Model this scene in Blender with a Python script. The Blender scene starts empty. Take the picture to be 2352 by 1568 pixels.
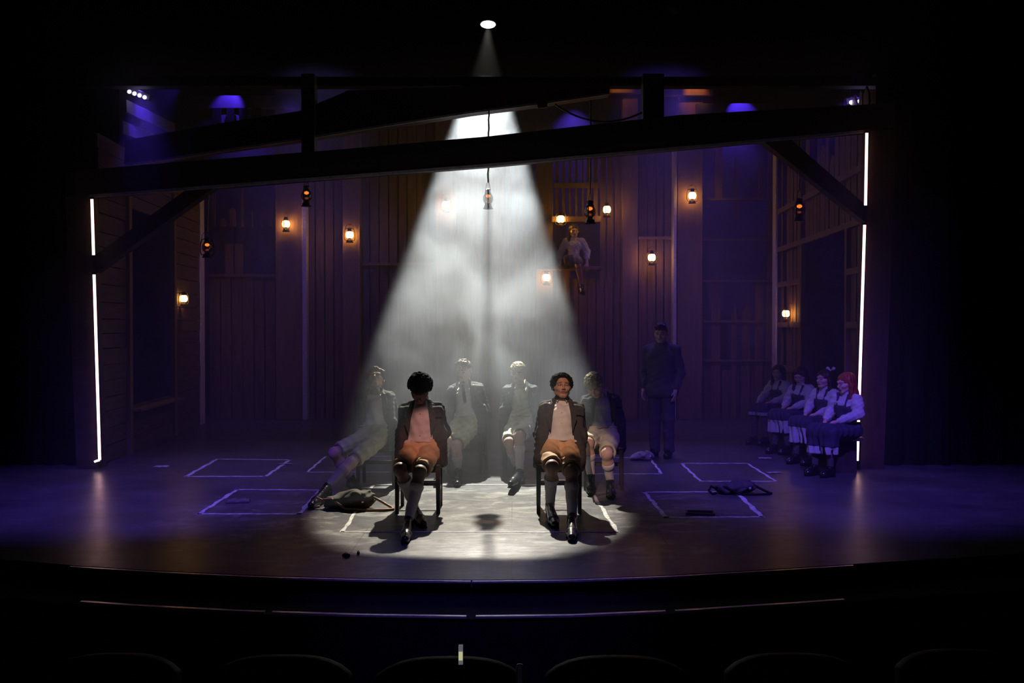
import bpy, bmesh, math, random
import numpy as np
from mathutils import Vector, Matrix
random.seed(7)
SC = bpy.context.scene
COL = SC.collection
# ------------------------------------------------------------------ camera
F_PX, CX, CY = 2300.0, 1176.0, 784.0
CAM_H = 1.723
TH = math.atan(39.0 / F_PX)
cam_d = bpy.data.cameras.new('camera'); cam = bpy.data.objects.new('camera', cam_d); COL.objects.link(cam)
cam_d.sensor_width = 36.0; cam_d.lens = 36.0 * F_PX / 2352.0
cam.location = (0, 0, CAM_H); cam.rotation_euler = (math.pi / 2 - TH, 0, 0)
cam_d.clip_end = 200; SC.camera = cam
# ------------------------------------------------------------------ world / view
w = bpy.data.worlds.new('world'); SC.world = w; w.use_nodes = True
w.node_tree.nodes['Background'].inputs[0].default_value = (0.004, 0.004, 0.006, 1)
w.node_tree.nodes['Background'].inputs[1].default_value = 1.0
SC.view_settings.view_transform = 'Standard'; SC.view_settings.look = 'None'
SC.view_settings.exposure = 0.0; SC.view_settings.gamma = 1.0; SC.view_settings.use_curve_mapping = False
cy = SC.cycles
cy.use_denoising = True
cy.max_bounces = 5; cy.diffuse_bounces = 2; cy.glossy_bounces = 2; cy.transmission_bounces = 3
cy.volume_bounces = 0; cy.transparent_max_bounces = 8
cy.volume_step_rate = 0.6; cy.volume_max_steps = 64
cy.sample_clamp_indirect = 3.0; cy.caustics_reflective = False; cy.caustics_refractive = False

def P(px, py, Y):
    u = (px - CX) / F_PX; v = (CY - py) / F_PX
    dy = math.cos(TH) + v * math.sin(TH); dz = v * math.cos(TH) - math.sin(TH)
    s = Y / dy
    return Vector((u * s, Y, CAM_H + dz * s))
def FL(px, py, z=0.0):
    u = (px - CX) / F_PX; v = (CY - py) / F_PX
    dy = math.cos(TH) + v * math.sin(TH); dz = v * math.cos(TH) - math.sin(TH)
    s = (z - CAM_H) / dz
    return Vector((u * s, dy * s, z))

# ------------------------------------------------------------------ lights
LPOS = P(1121, 60, 16.0)
def lamp(name, kind, loc, col, power, target=None, size=None, blend=None, rad=0.05, spread=None, shape=None, vol=1.0):
    d = bpy.data.lights.new(name, kind); o = bpy.data.objects.new(name, d); COL.objects.link(o)
    o.location = loc; d.color = col; d.energy = power
    if kind == 'SPOT': d.spot_size = math.radians(size); d.spot_blend = blend; d.shadow_soft_size = rad
    elif kind == 'POINT': d.shadow_soft_size = rad
    elif kind == 'AREA': d.size = rad
    if target is not None:
        o.rotation_euler = (Vector(target) - Vector(loc)).to_track_quat('-Z', 'Y').to_euler()
    return o
AX = math.radians(45.2)
spot_dir = Vector((0.001, -math.cos(AX), -math.sin(AX))).normalized()
lamp('key_spot', 'SPOT', LPOS + spot_dir * 0.06, (1.0, 1.0, 0.93), 12600, LPOS + spot_dir * 5, 18.9, 0.26, 0.045)
# warm front profile light on the two downstage chairs
lamp('front_profile_right', 'SPOT', (-0.5, 1.5, 6.4), (1.0, 0.64, 0.49), 1900, (0.46, 9.2, 0.95), 6.4, 0.35, 0.05)
lamp('front_profile_left', 'SPOT', (0.9, 1.5, 6.4), (1.0, 0.50, 0.42), 1600, (-0.76, 9.2, 0.60), 4.0, 0.4, 0.05)
BLUE = (0.13, 0.06, 1.0); VIO = (0.17, 0.085, 1.0)
lamp('blue_batten_left', 'SPOT', P(318, 205, 13.0), BLUE, 900, (-3.3, 10.6, 0), 40, 0.8, 0.10)
lamp('blue_batten_right', 'SPOT', P(1968, 222, 13.0), BLUE, 500, (2.4, 10.2, 0), 60, 0.8, 0.10)
lamp('violet_wash_left', 'SPOT', (-2.4, 5.0, 6.5), VIO, 3000, (-3.8, 10.3, 0.0), 34, 1.0, 0.15)
lamp('violet_wash_right', 'SPOT', (2.4, 5.0, 6.5), VIO, 3000, (3.45, 10.9, 0), 38, 1.0, 0.15)
lamp('added_violet_fill_front', 'SPOT', (-0.2, 3.0, 6.8), VIO, 850, (-0.2, 6.9, 0), 22, 1.0, 0.15)  # added unseen fill that tints the front strip of floor violet
lamp('added_haze_fill_right', 'SPOT', (2.2, 14.6, 7.2), (0.19, 0.11, 1.0), 900, (1.9, 12.8, 0), 36, 1.0, 0.12)  # added unseen lamp that puts a blue-violet glow into the haze
lamp('added_haze_fill_left', 'SPOT', (-2.8, 14.6, 7.2), (0.34, 0.27, 1.0), 420, (-2.5, 12.8, 0), 36, 1.0, 0.12)  # added unseen partner on the left, for a paler haze glow
lamp('back_wash_right', 'SPOT', (2.4, 14.5, 5.2), VIO, 280, (2.8, 17.5, 1.6), 70, 0.9, 0.12)
lamp('back_wash_left', 'SPOT', (-3.2, 14.5, 5.0), BLUE, 170, (-3.6, 17.8, 2.2), 70, 0.9, 0.12)

# ------------------------------------------------------------------ materials
MAT = {}
def mat(name, col=(0.5, 0.5, 0.5), rough=0.7, metal=0.0, emit=None, estr=0.0, var=0.0, scale=20.0, bump=0.0, bscale=None, stretch=(1, 1, 1), spec=0.4):
    if name in MAT: return MAT[name]
    m = bpy.data.materials.new(name); m.use_nodes = True; nt = m.node_tree; b = nt.nodes['Principled BSDF']
    b.inputs['Base Color'].default_value = (*col, 1); b.inputs['Roughness'].default_value = rough
    b.inputs['Metallic'].default_value = metal; b.inputs['Specular IOR Level'].default_value = spec
    tc = nt.nodes.new('ShaderNodeTexCoord'); mp = nt.nodes.new('ShaderNodeMapping'); mp.inputs['Scale'].default_value = stretch
    nt.links.new(tc.outputs['Object'], mp.inputs[0])
    n = nt.nodes.new('ShaderNodeTexNoise'); n.inputs['Scale'].default_value = scale; n.inputs['Detail'].default_value = 3
    nt.links.new(mp.outputs[0], n.inputs['Vector'])
    r = nt.nodes.new('ShaderNodeValToRGB'); r.color_ramp.elements[0].position = 0.3; r.color_ramp.elements[1].position = 0.7
    r.color_ramp.elements[0].color = (*[c * (1 - var) for c in col], 1); r.color_ramp.elements[1].color = (*[min(1, c * (1 + var)) for c in col], 1)
    nt.links.new(n.outputs['Fac'], r.inputs[0]); nt.links.new(r.outputs[0], b.inputs['Base Color'])
    if bump:
        n2 = n
        if bscale:
            n2 = nt.nodes.new('ShaderNodeTexNoise'); n2.inputs['Scale'].default_value = bscale; nt.links.new(mp.outputs[0], n2.inputs['Vector'])
        bp = nt.nodes.new('ShaderNodeBump'); bp.inputs['Strength'].default_value = bump; bp.inputs['Distance'].default_value = 0.01
        nt.links.new(n2.outputs['Fac'], bp.inputs['Height']); nt.links.new(bp.outputs[0], b.inputs['Normal'])
    if emit:
        b.inputs['Emission Color'].default_value = (*emit, 1); b.inputs['Emission Strength'].default_value = estr
    MAT[name] = m; return m
wood = mat('barn_wood', (0.17, 0.10, 0.065), 0.75, var=0.35, scale=5, stretch=(4, 4, 0.5), bump=0.4, bscale=30)
woodc = mat('column_wood', (0.20, 0.125, 0.08), 0.7, var=0.2, scale=5, stretch=(4, 4, 0.4), bump=0.2, bscale=30)
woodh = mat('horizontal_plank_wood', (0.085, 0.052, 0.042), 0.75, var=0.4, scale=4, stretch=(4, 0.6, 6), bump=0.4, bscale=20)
darkw = mat('dark_stained_wood', (0.035, 0.028, 0.025), 0.6, var=0.3, scale=6, stretch=(0.5, 4, 4), bump=0.2)
trimw = mat('beam_edge_trim', (0.55, 0.51, 0.50), 0.6, var=0.2)
black = mat('black_paint', (0.012, 0.012, 0.014), 0.8, var=0.3, scale=8, spec=0.08)
drape = mat('black_drape', (0.008, 0.008, 0.01), 0.95, var=0.3, scale=4, stretch=(6, 6, 0.2), bump=0.5, spec=0.0)
metal = mat('brushed_aluminium', (0.75, 0.75, 0.77), 0.28, 0.6, var=0.15, scale=30)
lantm = mat('lantern_black_metal', (0.025, 0.022, 0.02), 0.4, 0.6, var=0.3)
ropem = mat('hemp_rope', (0.28, 0.22, 0.16), 0.9, var=0.4, scale=80, bump=0.8)
chairm = mat('chair_dark_wood', (0.05, 0.038, 0.035), 0.4, var=0.3, scale=10, bump=0.1)
tapem = mat('white_chalk_tape', (0.62, 0.60, 0.58), 0.8, var=0.35, scale=18)
paperm = mat('paper', (0.6, 0.58, 0.54), 0.8, var=0.1)
ledm = mat('led_strip_glow', (1, 0.8, 0.8), 0.5, emit=(1.0, 0.52, 0.47), estr=4.6)
ledw = mat('led_lens_glow', (1, 1, 1), 0.5, emit=(0.62, 0.5, 1.0), estr=30)
lensm = mat('spot_lens_glow', (1, 1, 1), 0.5, emit=(1, 0.95, 0.9), estr=12)
flame = mat('lantern_flame_glow', (1, 0.7, 0.4), 0.5, emit=(1.0, 0.29, 0.05), estr=3.4)
globe = mat('lit_lantern_globe', (1, 0.8, 0.5), 0.3, emit=(1.0, 0.46, 0.09), estr=30.0)

def glassm(name, tint):
    m = bpy.data.materials.new(name); m.use_nodes = True; nt = m.node_tree; nt.nodes.clear()
    o = nt.nodes.new('ShaderNodeOutputMaterial'); t = nt.nodes.new('ShaderNodeBsdfTransparent'); g = nt.nodes.new('ShaderNodeBsdfGlossy')
    t.inputs[0].default_value = (*tint, 1); g.inputs['Roughness'].default_value = 0.1; mx = nt.nodes.new('ShaderNodeMixShader'); mx.inputs[0].default_value = 0.12
    nt.links.new(t.outputs[0], mx.inputs[1]); nt.links.new(g.outputs[0], mx.inputs[2]); nt.links.new(mx.outputs[0], o.inputs[0]); return m
glass = glassm('smoky_glass', (0.45, 0.32, 0.26))

# stage floor: worn black boards with dusty scuffs
def floor_mat():
    m = bpy.data.materials.new('scuffed_stage_floor'); m.use_nodes = True; nt = m.node_tree; b = nt.nodes['Principled BSDF']
    tc = nt.nodes.new('ShaderNodeTexCoord')
    def noise(scale, st, det=5, rough=0.6, dist=0.0):
        mp = nt.nodes.new('ShaderNodeMapping'); mp.inputs['Scale'].default_value = st; nt.links.new(tc.outputs['Object'], mp.inputs[0])
        n = nt.nodes.new('ShaderNodeTexNoise'); n.inputs['Scale'].default_value = scale; n.inputs['Detail'].default_value = det
        n.inputs['Roughness'].default_value = rough; n.inputs['Distortion'].default_value = dist; nt.links.new(mp.outputs[0], n.inputs['Vector']); return n.outputs['Fac']
    def ramp(src, a, c, ca, cb):
        r = nt.nodes.new('ShaderNodeValToRGB'); r.color_ramp.elements[0].position = a; r.color_ramp.elements[1].position = c
        r.color_ramp.elements[0].color = (*ca, 1); r.color_ramp.elements[1].color = (*cb, 1); nt.links.new(src, r.inputs[0]); return r.outputs[0]
    base = ramp(noise(1.2, (1, 1, 1)), 0.3, 0.7, (0.05, 0.05, 0.054), (0.10, 0.10, 0.105))
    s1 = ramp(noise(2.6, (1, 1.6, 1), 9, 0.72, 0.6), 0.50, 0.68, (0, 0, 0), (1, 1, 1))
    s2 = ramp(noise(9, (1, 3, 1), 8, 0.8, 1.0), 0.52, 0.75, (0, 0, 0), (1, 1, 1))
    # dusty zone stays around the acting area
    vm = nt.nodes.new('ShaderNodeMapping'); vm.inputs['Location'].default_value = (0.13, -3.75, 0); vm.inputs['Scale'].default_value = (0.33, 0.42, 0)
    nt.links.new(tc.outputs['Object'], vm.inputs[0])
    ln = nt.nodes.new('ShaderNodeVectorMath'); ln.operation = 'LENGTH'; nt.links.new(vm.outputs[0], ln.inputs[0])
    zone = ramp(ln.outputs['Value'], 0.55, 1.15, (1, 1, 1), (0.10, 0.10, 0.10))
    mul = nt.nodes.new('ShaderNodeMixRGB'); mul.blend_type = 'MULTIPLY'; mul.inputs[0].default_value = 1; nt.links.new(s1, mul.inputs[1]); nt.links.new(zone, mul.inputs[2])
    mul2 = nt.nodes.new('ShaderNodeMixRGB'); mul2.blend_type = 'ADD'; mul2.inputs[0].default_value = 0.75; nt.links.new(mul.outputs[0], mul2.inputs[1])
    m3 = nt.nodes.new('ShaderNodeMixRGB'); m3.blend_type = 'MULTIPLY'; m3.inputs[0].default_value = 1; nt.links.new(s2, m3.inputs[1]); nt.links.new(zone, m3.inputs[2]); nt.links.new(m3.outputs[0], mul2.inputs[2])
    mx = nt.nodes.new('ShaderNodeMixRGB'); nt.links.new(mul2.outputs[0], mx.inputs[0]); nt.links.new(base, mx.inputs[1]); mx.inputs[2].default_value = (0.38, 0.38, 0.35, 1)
    # sheet joints
    br = nt.nodes.new('ShaderNodeTexBrick'); br.inputs['Scale'].default_value = 1; br.inputs['Brick Width'].default_value = 2.44; br.inputs['Row Height'].default_value = 1.22
    br.inputs['Mortar Size'].default_value = 0.004; br.inputs['Color1'].default_value = (1, 1, 1, 1); br.inputs['Color2'].default_value = (1, 1, 1, 1); br.inputs['Mortar'].default_value = (0.35, 0.35, 0.35, 1)
    nt.links.new(tc.outputs['Object'], br.inputs['Vector'])
    mb = nt.nodes.new('ShaderNodeMixRGB'); mb.blend_type = 'MULTIPLY'; mb.inputs[0].default_value = 1; nt.links.new(mx.outputs[0], mb.inputs[1]); nt.links.new(br.outputs['Color'], mb.inputs[2])
    nt.links.new(mb.outputs[0], b.inputs['Base Color'])
    rr = nt.nodes.new('ShaderNodeMapRange'); rr.inputs[3].default_value = 0.26; rr.inputs[4].default_value = 0.42; nt.links.new(noise(6, (1, 1, 1)), rr.inputs[0]); nt.links.new(rr.outputs[0], b.inputs['Roughness'])
    b.inputs['Specular IOR Level'].default_value = 0.35
    bp = nt.nodes.new('ShaderNodeBump'); bp.inputs['Strength'].default_value = 0.25; bp.inputs['Distance'].default_value = 0.01
    nt.links.new(noise(3, (1, 4, 1), 4), bp.inputs['Height']); nt.links.new(bp.outputs[0], b.inputs['Normal'])
    return m
floorm = floor_mat()

# ------------------------------------------------------------------ mesh helpers
def empty(name, loc, label, cat, group=None, rz=0):
    o = bpy.data.objects.new(name, None); COL.objects.link(o); o.location = loc; o.rotation_euler = (0, 0, rz); o.empty_display_size = 0.1
    o['label'] = label; o['category'] = cat
    if group: o['group'] = group
    return o
def tag(o, label, cat, group=None):
    o['label'] = label; o['category'] = cat
    if group: o['group'] = group
    return o
def link(name, me, m, parent=None, smooth=False):
    o = bpy.data.objects.new(name, me); COL.objects.link(o)
    for q in (m if isinstance(m, (list, tuple)) else [m]): me.materials.append(q)
    if smooth: me.polygons.foreach_set('use_smooth', [True] * len(me.polygons))
    if parent is not None:
        o.parent = parent
    return o
class MB:
    def __init__(s): s.v = []; s.f = []
    def box(s, lo, hi, R=None, c=None):
        i = len(s.v)
        for x in (lo[0], hi[0]):
            for y in (lo[1], hi[1]):
                for z in (lo[2], hi[2]):
                    p = Vector((x, y, z))
                    if R is not None: p = R @ p
                    if c is not None: p = p + Vector(c)
                    s.v.append(tuple(p))
        for f in ((0, 1, 3, 2), (4, 6, 7, 5), (0, 4, 5, 1), (2, 3, 7, 6), (0, 2, 6, 4), (1, 5, 7, 3)): s.f.append([i + k for k in f])
        return s
    def bar(s, a, b, w, h, up=(0, 0, 1)):
        a = Vector(a); b = Vector(b); d = (b - a).normalized(); u = Vector(up)
        if abs(d.dot(u)) > 0.98: u = Vector((0, 1, 0))
        x = d.cross(u).normalized(); y = x.cross(d).normalized(); i = len(s.v)
        for q in (a, b):
            for sx, sy in ((-1, -1), (1, -1), (1, 1), (-1, 1)): s.v.append(tuple(q + x * sx * w / 2 + y * sy * h / 2))
        for f in ((0, 3, 2, 1), (4, 5, 6, 7), (0, 1, 5, 4), (1, 2, 6, 5), (2, 3, 7, 6), (3, 0, 4, 7)): s.f.append([i + k for k in f])
        return s
    def prism(s, pts, off):      # planar polygon pts (3D) extruded by vector off
        i = len(s.v); n = len(pts); off = Vector(off)
        for p in pts: s.v.append(tuple(Vector(p)))
        for p in pts: s.v.append(tuple(Vector(p) + off))
        s.f.append([i + k for k in range(n)]); s.f.append([i + n + k for k in reversed(range(n))])
        for k in range(n): s.f.append([i + k, i + (k + 1) % n, i + n + (k + 1) % n, i + n + k])
        return s
    def tube(s, pts, r, n=8, cap=True):
        pts = [Vector(p) for p in pts]; rr = r if isinstance(r, (list, tuple)) else [r] * len(pts); i = len(s.v); u = None
        for k, p in enumerate(pts):
            d = (pts[min(k + 1, len(pts) - 1)] - pts[max(k - 1, 0)]).normalized()
            if u is None: u = d.orthogonal().normalized()
            u = (u - d * u.dot(d)).normalized(); v = d.cross(u)
            for j in range(n):
                a = 2 * math.pi * j / n; s.v.append(tuple(p + (u * math.cos(a) + v * math.sin(a)) * rr[k]))
        for k in range(len(pts) - 1):
            for j in range(n): s.f.append([i + k * n + j, i + k * n + (j + 1) % n, i + (k + 1) * n + (j + 1) % n, i + (k + 1) * n + j])
        if cap: s.f.append([i + j for j in reversed(range(n))]); s.f.append([i + (len(pts) - 1) * n + j for j in range(n)])
        return s
    def lathe(s, prof, c=(0, 0, 0), n=16, R=None):
        i = len(s.v); c = Vector(c)
        for r, z in prof:
            for j in range(n):
                a = 2 * math.pi * j / n; p = Vector((r * math.cos(a), r * math.sin(a), z))
                if R is not None: p = R @ p
                s.v.append(tuple(p + c))
        for k in range(len(prof) - 1):
            for j in range(n): s.f.append([i + k * n + j, i + k * n + (j + 1) % n, i + (k + 1) * n + (j + 1) % n, i + (k + 1) * n + j])
        s.f.append([i + j for j in reversed(range(n))]); s.f.append([i + (len(prof) - 1) * n + j for j in range(n)])
        return s
    def mesh(s, name):
        me = bpy.data.meshes.new(name); me.from_pydata(s.v, [], s.f); me.update()
        bm = bmesh.new(); bm.from_mesh(me); bmesh.ops.recalc_face_normals(bm, faces=bm.faces); bm.to_mesh(me); bm.free(); return me
    def build(s, name, m, parent=None, smooth=False, bevel=0):
        me = s.mesh(name); o = link(name, me, m, parent, smooth)
        if bevel:
            b = o.modifiers.new('bevel', 'BEVEL'); b.width = bevel; b.segments = 2; b.limit_method = 'ANGLE'
        return o
def struct(o): o['kind'] = 'structure'; return o
def lbl(o, t): o['label'] = t; return o
def catenary(a, b, sag, n=12):
    a = Vector(a); b = Vector(b)
    return [a.lerp(b, t / n) - Vector((0, 0, sag * 4 * (t / n) * (1 - t / n))) for t in range(n + 1)]

# ------------------------------------------------------------------ implicit-surface modeller (numpy surface nets)
def rot(yaw=0, pitch=0, roll=0):     # pitch>0 tips the face down, yaw>0 turns it to the photo's right
    return np.array(Matrix.Rotation(math.radians(yaw), 3, 'Z') @ Matrix.Rotation(math.radians(pitch), 3, 'X') @ Matrix.Rotation(math.radians(roll), 3, 'Y'))
class Field:
    def __init__(s, lo, hi, h):
        s.h = h; s.lo = np.array(lo, float) - 2 * h; n = np.ceil((np.array(hi, float) + 2 * h - s.lo) / h).astype(int) + 1
        s.n = n; s.a = np.full(tuple(n), 0.5, np.float32)
        s.ax = [s.lo[i] + h * np.arange(n[i]) for i in range(3)]
    def win(s, lo, hi, pad):
        i0 = np.maximum(0, np.floor((np.array(lo) - pad - s.lo) / s.h).astype(int)); i1 = np.minimum(s.n, np.ceil((np.array(hi) + pad - s.lo) / s.h).astype(int) + 1)
        if np.any(i1 <= i0): return None, None
        sl = tuple(slice(a, b) for a, b in zip(i0, i1))
        g = np.meshgrid(*[s.ax[i][sl[i]].astype(np.float32) for i in range(3)], indexing='ij'); return sl, g
    def comb(s, sl, d, k, sub):
        a = s.a[sl]
        if sub: d = -d
        if k > 0:
            if sub:
                h = np.clip(0.5 - 0.5 * (a - d) / k, 0, 1); s.a[sl] = a * (1 - h) + d * h + k * h * (1 - h)
            else:
                h = np.clip(0.5 + 0.5 * (a - d) / k, 0, 1); s.a[sl] = a * (1 - h) + d * h - k * h * (1 - h)
        else: s.a[sl] = np.maximum(a, d) if sub else np.minimum(a, d)
    def cone(s, a, b, ra, rb, k=0.02, sub=False):
        a = np.array(a, float); b = np.array(b, float); R = max(ra, rb)
        sl, g = s.win(np.minimum(a, b) - R, np.maximum(a, b) + R, k + 2 * s.h)
        if sl is None: return s
        ab = b - a; L = max(1e-9, float(ab @ ab))
        t = np.clip(((g[0] - a[0]) * ab[0] + (g[1] - a[1]) * ab[1] + (g[2] - a[2]) * ab[2]) / L, 0, 1)
        d = np.sqrt((g[0] - a[0] - t * ab[0]) ** 2 + (g[1] - a[1] - t * ab[1]) ** 2 + (g[2] - a[2] - t * ab[2]) ** 2) - (ra + (rb - ra) * t)
        s.comb(sl, d, k, sub); return s
    def path(s, pts, rs, k=0.02):
        for i in range(len(pts) - 1): s.cone(pts[i], pts[i + 1], rs[i], rs[i + 1], k)
        return s
    def loc(s, c, r, R, pad):
        m = float(np.max(np.abs(r))) if R is None else float(np.linalg.norm(r))
        ext = np.array(r) if R is None else np.abs(R) @ np.array(r)
        sl, g = s.win(np.array(c) - ext, np.array(c) + ext, pad)
        if sl is None: return None, None
        q = [g[i] - c[i] for i in range(3)]
        if R is not None: q = [R[0, i] * q[0] + R[1, i] * q[1] + R[2, i] * q[2] for i in range(3)]
        return sl, q
    def ell(s, c, r, R=None, k=0.02, sub=False):
        sl, q = s.loc(c, r, R, k + 2 * s.h)
        if sl is None: return s
        k0 = np.sqrt((q[0] / r[0]) ** 2 + (q[1] / r[1]) ** 2 + (q[2] / r[2]) ** 2); k1 = np.sqrt((q[0] / r[0] ** 2) ** 2 + (q[1] / r[1] ** 2) ** 2 + (q[2] / r[2] ** 2) ** 2) + 1e-6
        s.comb(sl, k0 * (k0 - 1) / k1, k, sub); return s
    def box(s, c, r, R=None, rd=0.02, k=0.02, sub=False):
        sl, q = s.loc(c, r, R, k + 2 * s.h)
        if sl is None: return s
        e = [np.abs(q[i]) - (r[i] - rd) for i in range(3)]
        d = np.sqrt(sum(np.maximum(x, 0) ** 2 for x in e)) + np.minimum(np.maximum(np.maximum(e[0], e[1]), e[2]), 0) - rd
        s.comb(sl, d, k, sub); return s
    def grid(s): return np.meshgrid(*[x.astype(np.float32) for x in s.ax], indexing='ij')
    def near(s, fn, band=0.03):         # add a displacement fn(x,y,z) close to the surface
        idx = np.nonzero(np.abs(s.a) < band); p = [s.ax[i][idx[i]] for i in range(3)]; s.a[idx] += fn(*p).astype(np.float32); return s
    def clip(s, c, nrm, k=0.0):           # keep the side where (p-c).nrm < 0
        n = np.array(nrm, float); n /= np.linalg.norm(n); c = np.array(c, float)
        d = ((s.ax[0] - c[0]) * n[0])[:, None, None] + ((s.ax[1] - c[1]) * n[1])[None, :, None] + ((s.ax[2] - c[2]) * n[2])[None, None, :]
        s.a = np.maximum(s.a, d.astype(np.float32)); return s
    def mesh(s, name, org=(0, 0, 0), zone=None, relax=1):
        a = s.a; a[0] = a[-1] = 0.5; a[:, 0] = a[:, -1] = 0.5; a[:, :, 0] = a[:, :, -1] = 0.5
        ins = a < 0
        if not ins.any(): me = bpy.data.meshes.new(name); return me
        c = np.zeros(tuple(s.n - 1), np.uint8)
        cor = [(i, j, k) for i in (0, 1) for j in (0, 1) for k in (0, 1)]
        for i, j, k in cor: c += ins[i:s.n[0] - 1 + i, j:s.n[1] - 1 + j, k:s.n[2] - 1 + k]
        act = np.nonzero((c > 0) & (c < 8)); N = len(act[0]); idm = np.full(tuple(s.n - 1), -1, np.int32); idm[act] = np.arange(N)
        val = {q: a[act[0] + q[0], act[1] + q[1], act[2] + q[2]] for q in cor}; acc = np.zeros((N, 3)); cnt = np.zeros(N)
        for q in cor:
            for ax in range(3):
                if q[ax]: continue
                r = list(q); r[ax] = 1; r = tuple(r); va, vb = val[q], val[r]; cr = (va < 0) != (vb < 0)
                t = np.where(cr, va / np.where(np.abs(va - vb) < 1e-9, 1, va - vb), 0); p = np.array(q, float)[None, :].repeat(N, 0); p[:, ax] += t
                acc[cr] += p[cr]; cnt[cr] += 1
        V = acc / np.maximum(cnt, 1)[:, None] + np.stack(act, 1); V = s.lo + V * s.h
        quads = []
        for ax in range(3):
            o = [x for x in range(3) if x != ax]
            sa = [slice(1, -1)] * 3; sb = [slice(1, -1)] * 3; sa[ax] = slice(0, -1); sb[ax] = slice(1, None)
            A, B = ins[tuple(sa)], ins[tuple(sb)]; e = np.nonzero(A != B); base = [e[0].copy(), e[1].copy(), e[2].copy()]
            for x in o: base[x] = base[x] + 1
            def cell(d0, d1):
                q = [b.copy() for b in base]; q[o[0]] += d0; q[o[1]] += d1; return idm[tuple(q)]
            Q = np.stack([cell(-1, -1), cell(0, -1), cell(0, 0), cell(-1, 0)], 1); fl = A[e] if ax != 1 else ~A[e]
            Q[~fl] = Q[~fl][:, ::-1]; quads.append(Q)
        Q = np.concatenate(quads); Q = Q[(Q >= 0).all(1)]
        for _ in range(relax):
            S = np.zeros_like(V); n = np.zeros(len(V))
            for i in range(4):
                x, y = Q[:, i], Q[:, (i + 1) % 4]
                for d in range(3): S[:, d] += np.bincount(x, V[y, d], len(V)) + np.bincount(y, V[x, d], len(V))
                n += np.bincount(x, minlength=len(V)) + np.bincount(y, minlength=len(V))
            V = V * 0.5 + 0.5 * S / np.maximum(n, 1)[:, None]
        me = bpy.data.meshes.new(name); me.vertices.add(len(V)); me.vertices.foreach_set('co', (V - np.array(org)).astype(np.float32).ravel())
        me.loops.add(len(Q) * 4); me.loops.foreach_set('vertex_index', Q.ravel().astype(np.int32)); me.polygons.add(len(Q))
        me.polygons.foreach_set('loop_start', np.arange(0, len(Q) * 4, 4, dtype=np.int32))
        if zone is not None:
            me.polygons.foreach_set('material_index', zone(V[Q].mean(1)).astype(np.int32))
        me.polygons.foreach_set('use_smooth', np.ones(len(Q), bool)); me.update(calc_edges=True); me.validate(); return me
def wr(amp, fx, fy, fz, ph=0.0, amp2=None):   # fabric wrinkles
    amp2 = amp * 0.5 if amp2 is None else amp2
    def f(x, y, z):
        a = np.sin(fx * x + fy * y + fz * z + 2.2 * np.sin(9 * x + 7 * z + ph) + ph)
        b = np.sin(1.9 * fx * z - 1.3 * fz * x + 2.5 * np.sin(14 * z - 8 * x + ph * 2) + 11 * y)
        return amp * a + amp2 * b
    return f
# ------------------------------------------------------------------ people
def V3(p): return np.array(p, float)
def nrm(v): v = V3(v); return v / np.linalg.norm(v)
def skin(name, c, lip):
    return [mat('skin_' + name, c, 0.5, var=0.06, scale=30), mat('lips_' + name, lip, 0.45), mat('brow_' + name, (c[0] * .22, c[1] * .18, c[2] * .16), 0.7)]
SK_BROWN = skin('warm_brown', (0.42, 0.23, 0.16), (0.30, 0.11, 0.09))
SK_DARK = skin('deep_brown', (0.26, 0.15, 0.11), (0.2, 0.08, 0.07))
SK_PALE = skin('pale', (0.62, 0.40, 0.32), (0.45, 0.18, 0.16))
blazer = mat('charcoal_wool', (0.050, 0.046, 0.050), 0.85, var=0.15, scale=60, bump=0.15, spec=0.2)
blazer2 = mat('grey_green_wool', (0.085, 0.098, 0.10), 0.85, var=0.15, scale=60, bump=0.15, spec=0.2)
shirtw = mat('white_cotton', (0.66, 0.62, 0.60), 0.8, var=0.06, scale=12)
shirtg = mat('olive_grey_cotton', (0.30, 0.30, 0.27), 0.8, var=0.1, scale=12)
shirty = mat('cream_cotton', (0.60, 0.58, 0.44), 0.8, var=0.08, scale=12)
shortc = mat('warm_lit_khaki_twill', (0.62, 0.38, 0.21), 0.8, var=0.08, scale=20)  # khaki cloth with the orange of the warm front light put into the colour
shortd = mat('olive_twill', (0.50, 0.47, 0.33), 0.8, var=0.1, scale=20)
sockm = mat('light_grey_knit', (0.60, 0.54, 0.56), 0.9, var=0.08, scale=60, stretch=(1, 1, 0.2))
shoem = mat('black_polished_leather', (0.012, 0.011, 0.012), 0.25, var=0.3, spec=0.6)
hairk = mat('black_curly_hair', (0.010, 0.009, 0.009), 0.9, spec=0.1, var=0.4, scale=60)
hairb = mat('brown_hair', (0.10, 0.065, 0.035), 0.6, var=0.4, scale=40, stretch=(1, 1, 0.3))
hairl = mat('blond_curly_hair', (0.55, 0.45, 0.24), 0.6, var=0.3, scale=60)
haird = mat('dark_brown_hair', (0.035, 0.02, 0.014), 0.5, var=0.4, scale=40, stretch=(1, 1, 0.2))
hairr = mat('red_lit_auburn_hair', (0.30, 0.06, 0.025), 0.5, var=0.4, scale=40, stretch=(1, 1, 0.2))  # auburn base, reddened to carry the light strip's red glow
blousem = mat('white_blouse_cotton', (0.52, 0.50, 0.52), 0.85, var=0.08, scale=14)
pinm = mat('navy_pinafore_wool', (0.045, 0.04, 0.075), 0.85, var=0.15, scale=20)
lacem = mat('white_petticoat_cotton', (0.50, 0.48, 0.50), 0.85, var=0.1, scale=14)
stockm = mat('dark_stocking_knit', (0.10, 0.075, 0.08), 0.8, var=0.1)

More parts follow.
